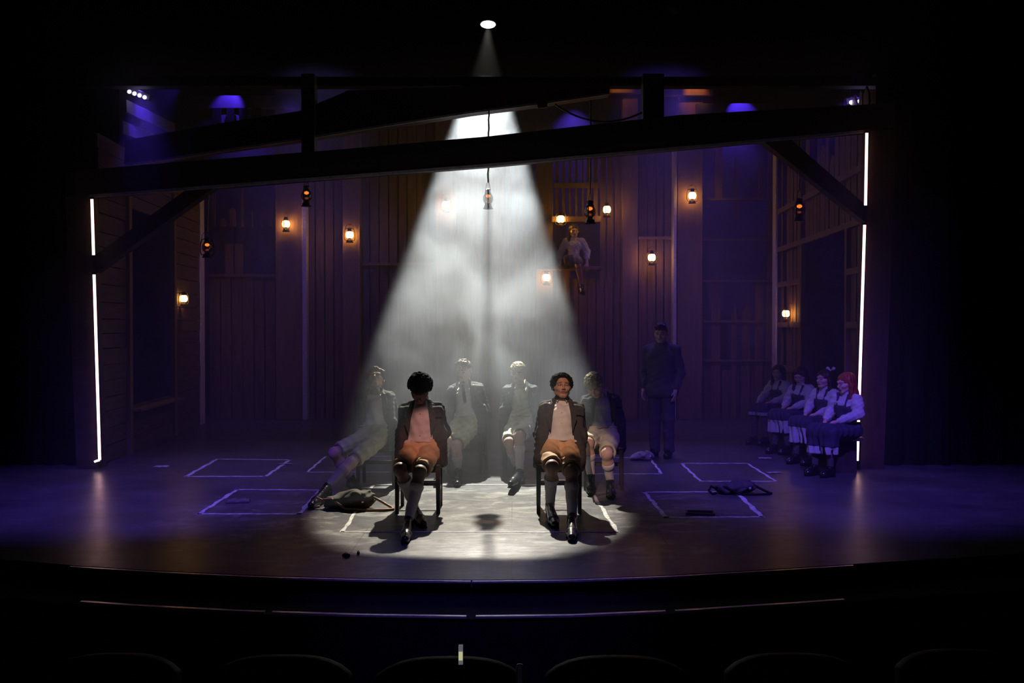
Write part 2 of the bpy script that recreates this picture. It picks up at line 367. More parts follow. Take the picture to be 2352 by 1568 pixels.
def head_prims(f, H, R, s=1.0):
    def p(x, y, z): return H + R @ (V3((x * 1.07, y, z * .95)) * s)
    def e(x, y, z, a, b, c, k=0.012, sub=False): f.ell(p(x, y, z), (a * s * 1.07, b * s, c * s * .95), R, k * s, sub)
    e(0, .018, .030, .076, .094, .084, 0.02)
    e(0, -.022, -.030, .060, .068, .085, 0.03)
    f.cone(p(-.05, .0, -.060), p(-.018, -.062, -.098), .020 * s, .017 * s, 0.02); f.cone(p(.05, .0, -.060), p(.018, -.062, -.098), .020 * s, .017 * s, 0.02)
    f.cone(p(-.014, -.070, -.098), p(.014, -.070, -.098), .019 * s, .019 * s, 0.015)
    f.cone(p(-.040, -.068, -.028), p(-.058, -.030, -.018), .021 * s, .018 * s, 0.02); f.cone(p(.040, -.068, -.028), p(.058, -.030, -.018), .021 * s, .018 * s, 0.02)
    f.cone(p(-.046, -.070, .026), p(-.012, -.088, .022), .012 * s, .012 * s, 0.012); f.cone(p(.046, -.070, .026), p(.012, -.088, .022), .012 * s, .012 * s, 0.012)
    e(-.031, -.100, .003, .019, .020, .013, 0.012, True); e(.031, -.100, .003, .019, .020, .013, 0.012, True)
    e(-.031, -.078, .004, .015, .012, .011, 0.005); e(.031, -.078, .004, .015, .012, .011, 0.005)
    f.cone(p(0, -.088, .016), p(0, -.111, -.030), .007 * s, .0095 * s, 0.010)
    e(-.013, -.103, -.034, .0075, .010, .007, 0.006); e(.013, -.103, -.034, .0075, .010, .007, 0.006)
    e(0, -.083, -.060, .030, .016, .018, 0.012)
    f.cone(p(-.020, -.093, -.055), p(0, -.101, -.0525), .0045 * s, .006 * s, 0.004); f.cone(p(.020, -.093, -.055), p(0, -.101, -.0525), .0045 * s, .006 * s, 0.004)
    f.cone(p(-.017, -.092, -.068), p(.017, -.092, -.068), .0065 * s, .0065 * s, 0.004)
    f.cone(p(-.020, -.104, -.0615), p(.020, -.104, -.0615), .0035 * s, .0035 * s, 0.003, True)
    for q in (-1, 1):
        e(q * .079, .012, -.004, .010, .020, .031, 0.008); e(q * .086, .008, -.002, .006, .011, .018, 0.004, True)
def head_zone(H, R, s=1.0):
    def z(C):
        q = (C - H) @ R / s / V3((1.07, 1, .95)); out = np.zeros(len(C), int)
        lip = (q[:, 1] < -.090) & (np.abs(q[:, 0]) < .020) & (q[:, 2] < -.0525) & (q[:, 2] > -.0735)
        brow = (q[:, 1] < -.062) & (np.abs(np.abs(q[:, 0]) - .031) < .021) & (np.abs(q[:, 2] - .026 + .12 * (np.abs(q[:, 0]) - .031)) < .0042)
        lash = (q[:, 1] < -.060) & (np.abs(np.abs(q[:, 0]) - .031) < .0135) & (np.abs(q[:, 2] - .003) < .0042)
        out[lip] = 1; out[brow | lash] = 2; return out
    return z
def curls(f, H, R, cen, rad, n, r, seed, cond=lambda x, y, z: True, k=0.004):
    rnd = random.Random(seed)
    for i in range(n):
        zz = 1 - 2 * (i + .5) / n; t = i * 2.39996; q = math.sqrt(1 - zz * zz); x, y, z = q * math.cos(t), q * math.sin(t), zz
        if not cond(x, y, z): continue
        j = 1 + rnd.uniform(-.05, .07); c = V3((cen[0] + x * rad[0] * j, cen[1] + y * rad[1] * j, cen[2] + z * rad[2] * j))
        f.ell(H + R @ c, (r * rnd.uniform(.8, 1.25),) * 3, None, k)
def hair_obj(root, H, R, style, m, org, s=1.0):
    lo = H - .27; hi = H + .24; h = .0045 if style in ('afro', 'short_afro', 'curly', 'blond') else .0055
    if style.startswith('long'): lo = H - V3((.24, .24, .52)); h = .007
    f = Field(lo, hi, h)
    def p(x, y, z): return H + R @ (V3((x * 1.05, y, z * .97)) * s)
    if style == 'afro':
        f.ell(p(0, .022, .050), (.098, .108, .088), R, 0); curls(f, H, R, (0, .022, .048), (.104, .112, .092), 420, .0135, 3, lambda x, y, z: z > -.45 and not (y < -.35 and z < .05))
        f.ell(p(0, -.13, -.055), (.07, .07, .075), R, .01, True)
    elif style == 'short_afro':
        f.ell(p(0, .026, .036), (.104, .106, .096), R, 0); curls(f, H, R, (0, .026, .036), (.100, .102, .093), 700, .0085, 9)
        f.ell(p(.018, -.115, -.018), (.058, .105, .116), R, .004, True); f.ell(p(-.018, -.115, -.018), (.058, .105, .116), R, .004, True); f.clip(p(0, 0, -.085), R @ V3((0, 0, -1)))
    elif style == 'curly':
        f.ell(p(0, .015, .045), (.088, .102, .072), R, 0); curls(f, H, R, (0, .010, .045), (.092, .106, .078), 330, .0135, 5, lambda x, y, z: z > -.35 and not (y < -.5 and z < .15))
        f.ell(p(0, -.13, -.055), (.07, .07, .075), R, .01, True)
    elif style == 'blond':
        f.ell(p(0, .015, .05), (.078, .094, .068), R, 0); curls(f, H, R, (0, .005, .058), (.076, .094, .066), 260, .0125, 8, lambda x, y, z: z > -.05)
        f.ell(p(0, -.135, -.05), (.072, .07, .085), R, .01, True); f.clip(p(0, 0, -.03), R @ V3((0, 0, -1)))
    elif style in ('parted', 'quiff', 'cropped'):
        f.ell(p(0, .024, .040), (.084, .097, .084), R, 0)
        if style == 'quiff':
            f.path([p(-.055, -.06, .10), p(0, -.078, .118), p(.055, -.05, .105)], [.022, .028, .022], .02); f.path([p(-.04, .0, .12), p(.03, -.01, .126)], [.025, .028], .03)
        if style == 'parted':
            f.path([p(-.02, -.055, .105), p(-.075, -.045, .055), p(-.087, -.02, -.01)], [.022, .020, .012], .02); f.path([p(.0, -.055, .108), p(.07, -.04, .07), p(.088, -.01, .0)], [.022, .020, .012], .02)
        f.near(lambda x, y, z: .0024 * np.sin(190 * x + 60 * y + 3 * np.sin(40 * z)) + .0015 * np.sin(330 * x - 90 * z))
        f.ell(p(0, -.13, -.035), (.072, .075, .095), R, .008, True); f.clip(p(0, 0, -.065), R @ V3((0, 0, -1)))
    elif style.startswith('long'):
        f.ell(p(0, .022, .036), (.088, .100, .088), R, 0)
        for q in (-1, 1):
            L = .34 if style == 'long_loose' else .27
            f.path([p(q * .06, .01, .05), p(q * .088, .01, -.04), H + V3((0, 0, -.19)) + R @ V3((q * .085, .02, 0)), H + V3((0, 0, -L)) + R @ V3((q * .09, .0, 0))], [.03, .026, .036, .02], .03)
        f.path([p(0, .07, .03), H + V3((0, 0, -.15)) + R @ V3((0, .09, 0)), H + V3((0, 0, -.32)) + R @ V3((0, .10, 0))], [.07, .075, .05], .03)
        f.near(lambda x, y, z: .0035 * np.sin(150 * x + 90 * y + 2 * np.sin(25 * z)))
        f.ell(p(0, -.115, -.03), (.062, .075, .098), R, .008, True)
    me = f.mesh('hair', org); return link('hair', me, m, root)

def leg_chain(hip, knee, ank, toe): return V3(hip), V3(knee), V3(ank), V3(toe)
def shoe_field(f, ank, toe, floor=None, boot=False):
    d = toe - ank; d = nrm(d); up = V3((0, 0, 1)); up = nrm(up - d * (up @ d)); L = np.linalg.norm(toe - ank)
    # ank = ankle joint, toe = tip of the shoe on the floor
    heel = ank - V3((0, 0, .052)) - nrm((toe - ank) * V3((1, 1, 0.0)) + 1e-6) * .035
    ball = toe + (heel - toe) * .30
    side = nrm(np.cross(toe - heel, (0, 0, 1)) + 1e-9); n2 = nrm(np.cross(side, toe - heel))
    return heel, ball, side, n2
def make_shoe(root, ank, toe, org, m=None):
    ank = V3(ank); toe = V3(toe); m = m or shoem
    heel, ball, side, n2 = shoe_field(None, ank, toe)
    fw = nrm(toe - heel); f = Field(np.minimum(ank, toe) - .09, np.maximum(ank, toe) + .08, .006)
    f.cone(heel, ball, .036, .044, .02).cone(ball, toe - fw * .034, .044, .032, .02).cone(ank, heel + fw * .03, .036, .036, .03).cone(ank + V3((0, 0, .015)), ank, .037, .037, .02)
    f.cone(ank + fw * .03, ball + n2 * .006, .03, .034, .03)
    f.clip(heel - n2 * .030, -n2)
    o = link('shoe', f.mesh('shoe', org), m, root)
    g = Field(np.minimum(ank, toe) - .10, np.maximum(ank, toe) + .08, .006)
    g.cone(heel - n2 * .030, ball - n2 * .030, .036, .047, .01).cone(ball - n2 * .030, toe - fw * .03 - n2 * .03, .047, .034, .01)
    g.clip(heel - n2 * .028, n2); g.clip(heel - n2 * .040, -n2)
    link('sole', g.mesh('sole', org), black, o)
    lb = MB()
    zz = []
    for j, t in enumerate((.2, .32, .44, .56, .68)):
        c = ank + fw * .04 + (ball - ank - fw * .04) * t + n2 * .035; zz += [c - side * .018 * (-1) ** j, c + side * .018 * (-1) ** j]
    lb.tube(zz, .0028, 5)
    lc = lb.build('laces', black, o, True)
    lc.data.transform(Matrix.Translation(-Vector(org)))
    return o
def leg_body(f, hip, knee, ank, toe, k=.03, r=1.0):
    f.cone(hip, knee, .078 * r, .054 * r, k); f.ell(knee + V3((0, -.006, 0)), (.052 * r, .054 * r, .056 * r), None, k)
    c = knee + (ank - knee) * .32; bk = V3((0, .012, 0))
    f.cone(knee, c + bk, .048 * r, .054 * r, k).cone(c + bk, ank, .054 * r, .034 * r, k)
    heel, ball, side, n2 = shoe_field(None, ank, toe); f.cone(ank, heel + (ank - heel) * .25, .032, .026, .02).cone(heel + (ank - heel) * .3, ball, .026, .026, .02).cone(ball, toe - nrm(toe - heel) * .045, .026, .020, .01)
def hand(f, w, d, palm, curl=.5, s=1.0):
    """w wrist, d finger direction, palm = palm normal (the side the fingers curl to)"""
    d = nrm(d); pn = nrm(V3(palm) - d * (V3(palm) @ d)); sd = np.cross(d, pn)
    f.cone(w, w + d * .03, .024 * s, .022 * s, .015)
    for i, (o, L) in enumerate(((-.030, .062), (-.010, .074), (.010, .078), (.030, .068))):
        b = w + d * .085 * s + sd * o * .9 * s; f.cone(w + d * .02 + sd * o * .45 * s, b, .014 * s, .012 * s, .010)
        d1 = nrm(d * math.cos(curl * .6) + pn * math.sin(curl * .6)); d2 = nrm(d * math.cos(curl * 1.5) + pn * math.sin(curl * 1.5))
        m1 = b + d1 * L * .5 * s; f.cone(b, m1, .0095 * s, .0088 * s, .004).cone(m1, m1 + d2 * L * .5 * s, .0088 * s, .0075 * s, .003)
    t0 = w + d * .03 - sd * .022 * s; t1 = t0 + nrm(d * .7 - sd * .7 + pn * .3) * .04 * s; f.cone(t0, t1, .013 * s, .011 * s, .008).cone(t1, t1 + nrm(d * .9 - sd * .2 + pn * .3) * .03 * s, .011 * s, .009 * s, .004)

def boy(px, label, grp=None, shirt=None, shorts=None, jack=None, skn=None, hairst='afro', hairm=None, extras=(), seed=0):
    X0, Y0 = px['base']; org = V3((X0, Y0, 0)); root = empty('person', tuple(org), label, 'person')
    Pv = V3(px['pelvis']); N = V3(px['neck']); Hh = V3(px['head']); R = rot(*px['hrot'])
    yaw = px.get('yaw', 0); Lx = V3((math.cos(math.radians(yaw)), math.sin(math.radians(yaw)), 0)); roll = px.get('roll', 0)
    U = nrm(N - Pv); Lx = nrm(Lx + V3((0, 0, math.sin(math.radians(roll))))); Lx = nrm(Lx - U * (Lx @ U)); B = np.cross(U, Lx)   # B points backward (+y)
    B = -np.cross(Lx, U) if (np.cross(U, Lx) @ V3((0, 1, 0))) < 0 else np.cross(U, Lx)
    T = np.linalg.norm(N - Pv); RT = np.stack([Lx, B, U], 1)
    def t(x, y, z): return Pv + Lx * x + B * y + U * z
    legs = [tuple(V3(q) for q in l) for l in px['legs']]       # (knee, ankle, toe) image-left first
    hips = [t(-.085, 0, .0), t(.085, 0, .0)]
    # ---- body
    pts = [Pv, N, Hh] + [q for l in legs for q in l] + [t(-.3, .28, 0), t(.3, .28, .45)]
    f = Field(np.min(pts, 0) - .14, np.max(pts, 0) + .14, .006)
    f.cone(t(-.07, 0, .02), t(.07, 0, .02), .10, .10, .03).cone(Pv, t(0, -.005, T * .6), .10, .115, .04).cone(t(-.07, 0, T * .68), t(.07, 0, T * .68), .098, .098, .04)
    f.cone(t(-.04, .01, T * .92), t(-.145, .015, T * .85), .042, .042, .04).cone(t(.04, .01, T * .92), t(.145, .015, T * .85), .042, .042, .04)
    f.cone(N - U * .04, Hh + R @ V3((0, .022, -.03)), .052, .055, .02)
    head_prims(f, Hh, R)
    for s in (-1, 1):
        sh, el, wr_, = t(s * .150, .03, T * .84), t(s * .198, .16, T * .42), t(s * .10, .27, T * .12)
        f.cone(sh, el, .046, .038, .03).cone(el, wr_, .038, .026, .02); hand(f, wr_, nrm(V3(-s * Lx) * .6 - U * .8), -B, .6)
    for i, (k_, a_, to_) in enumerate(legs): leg_body(f, hips[i], k_, a_, to_)
    link('body', f.mesh('body', org, head_zone(Hh, R)), skn, root)
    # ---- shirt
    f = Field(np.min([Pv, N], 0) - .26, np.max([Pv, N], 0) + .24, .006)
    f.cone(t(-.085, -.005, .05), t(.085, -.005, .05), .112, .112, .03).cone(t(0, -.012, .08), t(0, -.012, T * .62), .118, .122, .04).cone(t(-.09, 0, T * .70), t(.09, 0, T * .70), .105, .105, .04)
    f.cone(t(-.05, .01, T * .93), t(-.135, .015, T * .85), .048, .044, .04).cone(t(.05, .01, T * .92), t(.135, .015, T * .85), .048, .044, .04)
    f.clip(t(0, 0, .075), -U); f.near(wr(.0035, 52, 8, 21, seed, .0028))
    ne = N + U * .055; f.cone(N - U * .03, ne, .062, .060, .015); f.clip(ne + U * .0 + B * .0, U + B * -.25); f.cone(N - U * .06, ne + U * .06, .050, .054, 0, True)
    so = link('shirt', f.mesh('shirt', org), shirt, root)
    # placket, buttons and collar
    ft = [t(0, -.135 if z < T * .75 else -.12 + .25 * (z - T * .75), z) for z in (.14, .24, .34)]
    for q in ft:
        bt = MB().lathe([(.0055, -.002), (.006, .001), (.004, .003)], q, 8, Matrix(np.stack([Lx, U, -B], 1).tolist())).build('button', paperm, so); bt.data.transform(Matrix.Translation(-Vector(org)))
    for s in (-1, 1):
        cb = MB()
        a = [t(s * .012, -.062, T + .018), t(s * .062, -.01, T + .055), t(s * .066, .0, T + .02), t(s * .045, -.085, T - .04)]
        cb.prism(a, -B * .006)
        c_ = cb.build('collar_leaf', shirt, so); c_.data.transform(Matrix.Translation(-Vector(org)))
    # ---- jacket: draped blazer, arms held behind the back
    jb = px.get('hem', -.09); f = Field(np.min([Pv, N], 0) - V3((.45, .45, .30)), np.max([Pv, N], 0) + V3((.45, .48, .16)), .007)
    sw = px.get('sw', .208)
    for s in (-1, 1):
        f.cone(t(s * .06, .02, T * .95), t(s * (sw - .045), .01, T * .885), .050, .048, .02)
        f.box(t(s * .135, .012, T * .42), (sw - .130, .108, T * .48), RT, .045, .02)
        f.box(t(s * .160, .03, jb + .17), (.080, .12, .18), RT, .045, .04)
        sh, el, wr_ = t(s * (sw - .052), .03, T * .86), t(s * (sw - .008), .16, T * .42), t(s * .13, .27, T * .13)
        f.cone(sh, el, .058, .056, .02).cone(el, wr_, .056, .048, .03)
    f.box(t(0, .06, T * .40), (.12, .10, T * .50), RT, .05, .03)
    f.near(wr(.0035, 60, 25, 9, seed + 1, .0018))
    f.near(lambda x, y, z: .004 * np.sin(70 * (x - X0) + 6 * z + seed))
    # open front
    op = px.get('open', (.045, .105, .15))
    for i in range(14):
        z0 = jb + .0 + (T * 1.02 - jb) * i / 13.0; u = (T * 1.02 - z0) / (T * 1.02 - jb)
        wd = op[0] + (op[1] - op[0]) * min(1, u / .45) if u < .45 else op[1] + (op[2] - op[1]) * (u - .45) / .55
        f.box(t(0, -.20, z0), (wd, .165, .03), RT, .004, .004, True)
    f.cone(N - U * .10, N + U * .14, .060, .068, .006, True)
    for i, (k_, a_, to_) in enumerate(legs): f.cone(hips[i], k_, .098, .090, .01, True)
    jo = link('blazer', f.mesh('blazer', org), jack, root)
    for s in (-1, 1):
        lb = MB(); y = -.130; yl = -.136
        P_ = [(op[0] + .006, T + .02, -.065), (op[0] + .052, T - .01, -.07), (op[0] + .070, T - .085, -.118), (op[0] + .050, T - .075, -.122), (op[0] + .082, T - .115, y), (op[1] + .035, T - .22, yl), (op[1] - .004, T * .30, yl), (op[1] * .62 + op[0] * .38, T - .17, y)]
        lb.prism([t(s * a, c, b) for a, b, c in P_], -B * .007)
        l_ = lb.build('lapel', jack, jo, bevel=.002); l_.data.transform(Matrix.Translation(-Vector(org)))
    pk = MB(); pk.bar(t(.125, -.124, T * .66), t(.20, -.118, T * .675), .006, .012); p_ = pk.build('breast_pocket', jack, jo); p_.data.transform(Matrix.Translation(-Vector(org)))
    # ---- shorts
    f = Field(np.min([Pv] + [l[0] for l in legs], 0) - .17, np.max([Pv] + [l[0] for l in legs], 0) + .18, .006)
    f.cone(t(-.08, 0, .01), t(.08, 0, .01), .122, .122, .03).cone(t(-.07, -.005, .08), t(.07, -.005, .08), .112, .112, .02)
    f.clip(t(0, 0, .098), U)
    g0 = f.a.copy()
    for i, (k_, a_, to_) in enumerate(legs):
        d = nrm(k_ - hips[i]); Ln = np.linalg.norm(k_ - hips[i]); e = hips[i] + d * Ln * px.get('cuff', .88)
        f2 = Field(f.lo + 2 * f.h, f.lo + f.h * (f.n - 1) - 2 * f.h, f.h); f2.a = np.full_like(f.a, .5); f2.ax = f.ax; f2.lo = f.lo; f2.n = f.n
        f2.cone(hips[i], k_, .100, .082, .0); f2.clip(e, d)
        k = .03; h = np.clip(.5 + .5 * (f.a - f2.a) / k, 0, 1); f.a = f.a * (1 - h) + f2.a * h - k * h * (1 - h)
    f.near(wr(.004, 46, 30, 22, seed + 3, .0028))
    for i, (k_, a_, to_) in enumerate(legs):
        d = nrm(k_ - hips[i]); e = hips[i] + d * np.linalg.norm(k_ - hips[i]) * px.get('cuff', .88); f.cone(e - d * .03, e + d * .1, .062, .064, 0, True)
    link('shorts', f.mesh('shorts', org), shorts, root)
    # ---- socks and shoes
    for i, (k_, a_, to_) in enumerate(legs):
        f = Field(np.minimum(k_, a_) - .09, np.maximum(k_, a_) + .09, .006); c = k_ + (a_ - k_) * .32; bk = V3((0, .012, 0)); d = nrm(a_ - k_)
        f.cone(k_, c + bk, .053, .059, .02).cone(c + bk, a_, .059, .039, .02).cone(a_, a_ + d * .04, .039, .036, .01)
        tp = k_ + d * .115; f.clip(tp, -d); f.near(lambda x, y, z: .0008 * np.sin(260 * x) + .0015 * np.sin(60 * z + 20 * x))
        f.cone(tp, tp + d * .022, .0625, .0635, .002)
        f.clip(tp, -d)
        link('sock', f.mesh('sock', org), px.get('sock', sockm), root); make_shoe(root, a_, to_, org)
    hair_obj(root, Hh, R, hairst, hairm, org)
    if 'bow_tie' in extras:
        f = Field(N - .12, N + .12, .004); c = t(0, -.090, T + .002)
        for s in (-1, 1): f.cone(c + Lx * s * .008, c + Lx * s * .048, .009, .021, .003)
        f.ell(c - B * .004, (.012, .012, .013), RT, .004); f.near(lambda x, y, z: .0012 * np.sin(220 * z + 50 * x)); link('bow_tie', f.mesh('bow_tie', org), black, root)
    if 'glasses' in extras:
        gb = MB()
        for s in (-1, 1):
            pts_ = [Hh + R @ V3((s * .032 + .021 * math.cos(a), -.104, .002 + .015 * math.sin(a))) for a in np.linspace(0, 2 * math.pi, 15)]; gb.tube(pts_, .0022, 5)
            gb.tube([Hh + R @ V3((s * .053, -.102, .006)), Hh + R @ V3((s * .082, -.01, .006))], .002, 5)
        gb.tube([Hh + R @ V3((-.011, -.106, .004)), Hh + R @ V3((.011, -.106, .004))], .0022, 5)
        g_ = gb.build('glasses', black, root, True); g_.data.transform(Matrix.Translation(-Vector(org)))
    if 'loose_tie' in extras:
        tb = MB(); a = t(.0, -.135, T * .86); b = t(.02, -.142, T * .45); tb.bar(t(0, -.085, T), a, .02, .008); tb.bar(a, b, .035, .006, U); g_ = tb.build('tie', mat('dark_silk', (.03, .03, .04), .4), root, bevel=.002); g_.data.transform(Matrix.Translation(-Vector(org)))
    return root

def chair(X, Y, rz, label):
    r = empty('wooden_chair', (X, Y, 0), label, 'chair', rz=rz)
    s = MB().box((-.21, -.20, .425), (.21, .20, .452)).build('seat', chairm, r, bevel=.008)
    for sx in (-1, 1):
        MB().tube([(sx * .188, -.175, 0), (sx * .185, -.172, .43)], [.024, .030], 4).build('leg', chairm, r)
        MB().tube([(sx * .182, .225, 0), (sx * .182, .185, .44), (sx * .182, .245, .84)], [.022, .027, .020], 4).build('leg', chairm, r)
        MB().bar((sx * .186, -.17, .20), (sx * .182, .205, .20), .022, .03).build('stretcher', chairm, r)
        MB().bar((sx * .186, -.17, .40), (sx * .182, .19, .40), .018, .05).build('seat_rail', chairm, r)
    MB().bar((-.185, -.172, .27), (.185, -.172, .27), .018, .03).build('stretcher', chairm, r)
    MB().bar((-.185, .205, .23), (.185, .205, .23), .018, .026).build('stretcher', chairm, r)
    MB().bar((-.185, -.172, .40), (.185, -.172, .40), .018, .05).build('seat_rail', chairm, r)
    for z, h in ((.80, .07), (.66, .045)): MB().bar((-.18, .19 + (z - .44) * .15, z), (.18, .19 + (z - .44) * .15, z), .016, h).build('back_slat', chairm, r, bevel=.004)
    return r
# --- poses, read off the photograph as joint positions on the floor plan
def leg(k, kY, a, aY, t, tz=.035):
    K = P(k[0], k[1], kY); A = P(a[0], a[1], aY); Tt = FL(t[0], t[1], tz); return (tuple(K), tuple(A), tuple(Tt))
A_ = dict(base=(.445, 9.22), pelvis=(.445, 9.24, .545), neck=(.468, 9.43, 1.005), head=(.470, 9.41, 1.140), hrot=(6, -10, 2), hem=-.14,
    legs=[leg((1268, 1072), 8.66, (1263, 1158), 8.86, (1276, 1206)), leg((1313, 1083), 8.62, (1314, 1188), 8.42, (1313, 1236))])
boy(A_, 'person with short afro and black bow tie sitting front row right, white shirt, charcoal blazer', shirt=shirtw, shorts=shortc, jack=blazer, skn=SK_BROWN, hairst='short_afro', hairm=hairk, extras=('bow_tie',), seed=1)
chair(.43, 9.30, 0, 'dark wooden chair under the boy in the black bow tie, front row right')
B_ = dict(base=(-.82, 9.22), pelvis=(-.84, 9.26, .545), neck=(-.845, 9.36, 1.000), head=(-.85, 9.24, 1.122), hrot=(-4, 42, 4), hem=-.13, open=(.045, .11, .12),
    legs=[leg((919, 1078), 8.68, (950, 1160), 8.95, (974, 1204)), leg((964, 1084), 8.62, (938, 1196), 8.42, (930, 1240))])
boy(B_, 'person with big black curly afro slumped forward on a chair, warm-lit white shirt, charcoal blazer', shirt=mat('warm_lit_white_cotton', (.62, .52, .52), .8, var=.06, scale=12), shorts=shortc, jack=blazer, skn=SK_DARK, hairst='afro', hairm=hairk, seed=2)  # white shirt, pink of the warm front light put into its colour
chair(-.86, 9.28, 0, 'dark wooden chair under the boy with the black afro, front row left')
C_ = dict(base=(-1.44, 10.6), pelvis=(-1.45, 10.60, .545), neck=(-1.48, 10.84, 1.000), head=(-1.48, 10.88, 1.130), hrot=(0, -34, 0), hem=-.18, roll=0, sock=mat('brown_grey_knit', (.30, .25, .24), .9),
    legs=[leg((768, 1040), 10.25, (806, 1098), 10.4, (828, 1124)), leg((806, 1062), 10.12, (752, 1118), 9.85, (712, 1162))])
boy(C_, 'person in glasses with head thrown back, legs stretched toward the brown shoulder bag', shirt=shirtw, shorts=shortd, jack=blazer2, skn=SK_PALE, hairst='parted', hairm=hairb, extras=('glasses',), seed=3)
chair(-1.43, 10.68, 0, 'dark wooden chair under the boy with his head thrown back')
D_ = dict(base=(-.53, 11.6), pelvis=(-.53, 11.60, .55), neck=(-.553, 11.80, 1.035), head=(-.562, 11.75, 1.18), hrot=(-24, 12, 0), yaw=-10, hem=-.12,
    legs=[leg((1026, 1012), 11.25, (1013, 1082), 11.3, (1002, 1112)), leg((1048, 1024), 11.22, (1052, 1080), 11.25, (1050, 1112))])
boy(D_, 'person with swept-up brown hair turned sideways in the hazy back row, grey blazer', shirt=shirtw, shorts=shortd, jack=blazer2, skn=SK_PALE, hairst='quiff', hairm=hairb, extras=('loose_tie',), seed=4)
chair(-.52, 11.68, -.15, 'dark wooden chair under the boy with swept-up hair, back row left')
E_ = dict(base=(.10, 11.55), pelvis=(.10, 11.55, .55), neck=(.10, 11.78, 1.02), head=(.07, 11.73, 1.155), hrot=(-8, 10, 0), hem=-.12,
    legs=[leg((1169, 1016), 11.2, (1188, 1072), 11.3, (1200, 1106)), leg((1193, 1002), 11.12, (1194, 1084), 11.0, (1172, 1112), .10)])
boy(E_, 'person with short blond curls in the hazy back row, cream shirt, one leg crossed over', shirt=shirty, shorts=mat('pale_stone_twill', (.66, .62, .50), .8, var=.06), jack=blazer2, skn=SK_PALE, hairst='blond', hairm=hairl, seed=5)
chair(.11, 11.63, 0, 'dark wooden chair under the blond boy, back row right')
F_ = dict(base=(.93, 10.45), pelvis=(.95, 10.48, .545), neck=(.945, 10.60, .985), head=(.865, 10.48, 1.085), hrot=(-14, 40, -10), hem=-.16,
    legs=[leg((1350, 1018), 10.1, (1357, 1092), 10.15, (1357, 1132)), leg((1394, 1042), 10.02, (1401, 1104), 10.15, (1404, 1140))])
boy(F_, 'person with sandy curls bowing his head at the right edge of the light, dark blazer', shirt=shirtg, shorts=shortd, jack=blazer, skn=SK_PALE, hairst='curly', hairm=mat('sandy_curly_hair', (.34, .29, .17), .6, var=.35, scale=60), seed=6)
chair(.97, 10.55, -.1, 'dark wooden chair under the curly-haired boy bowing at the right edge of the light')
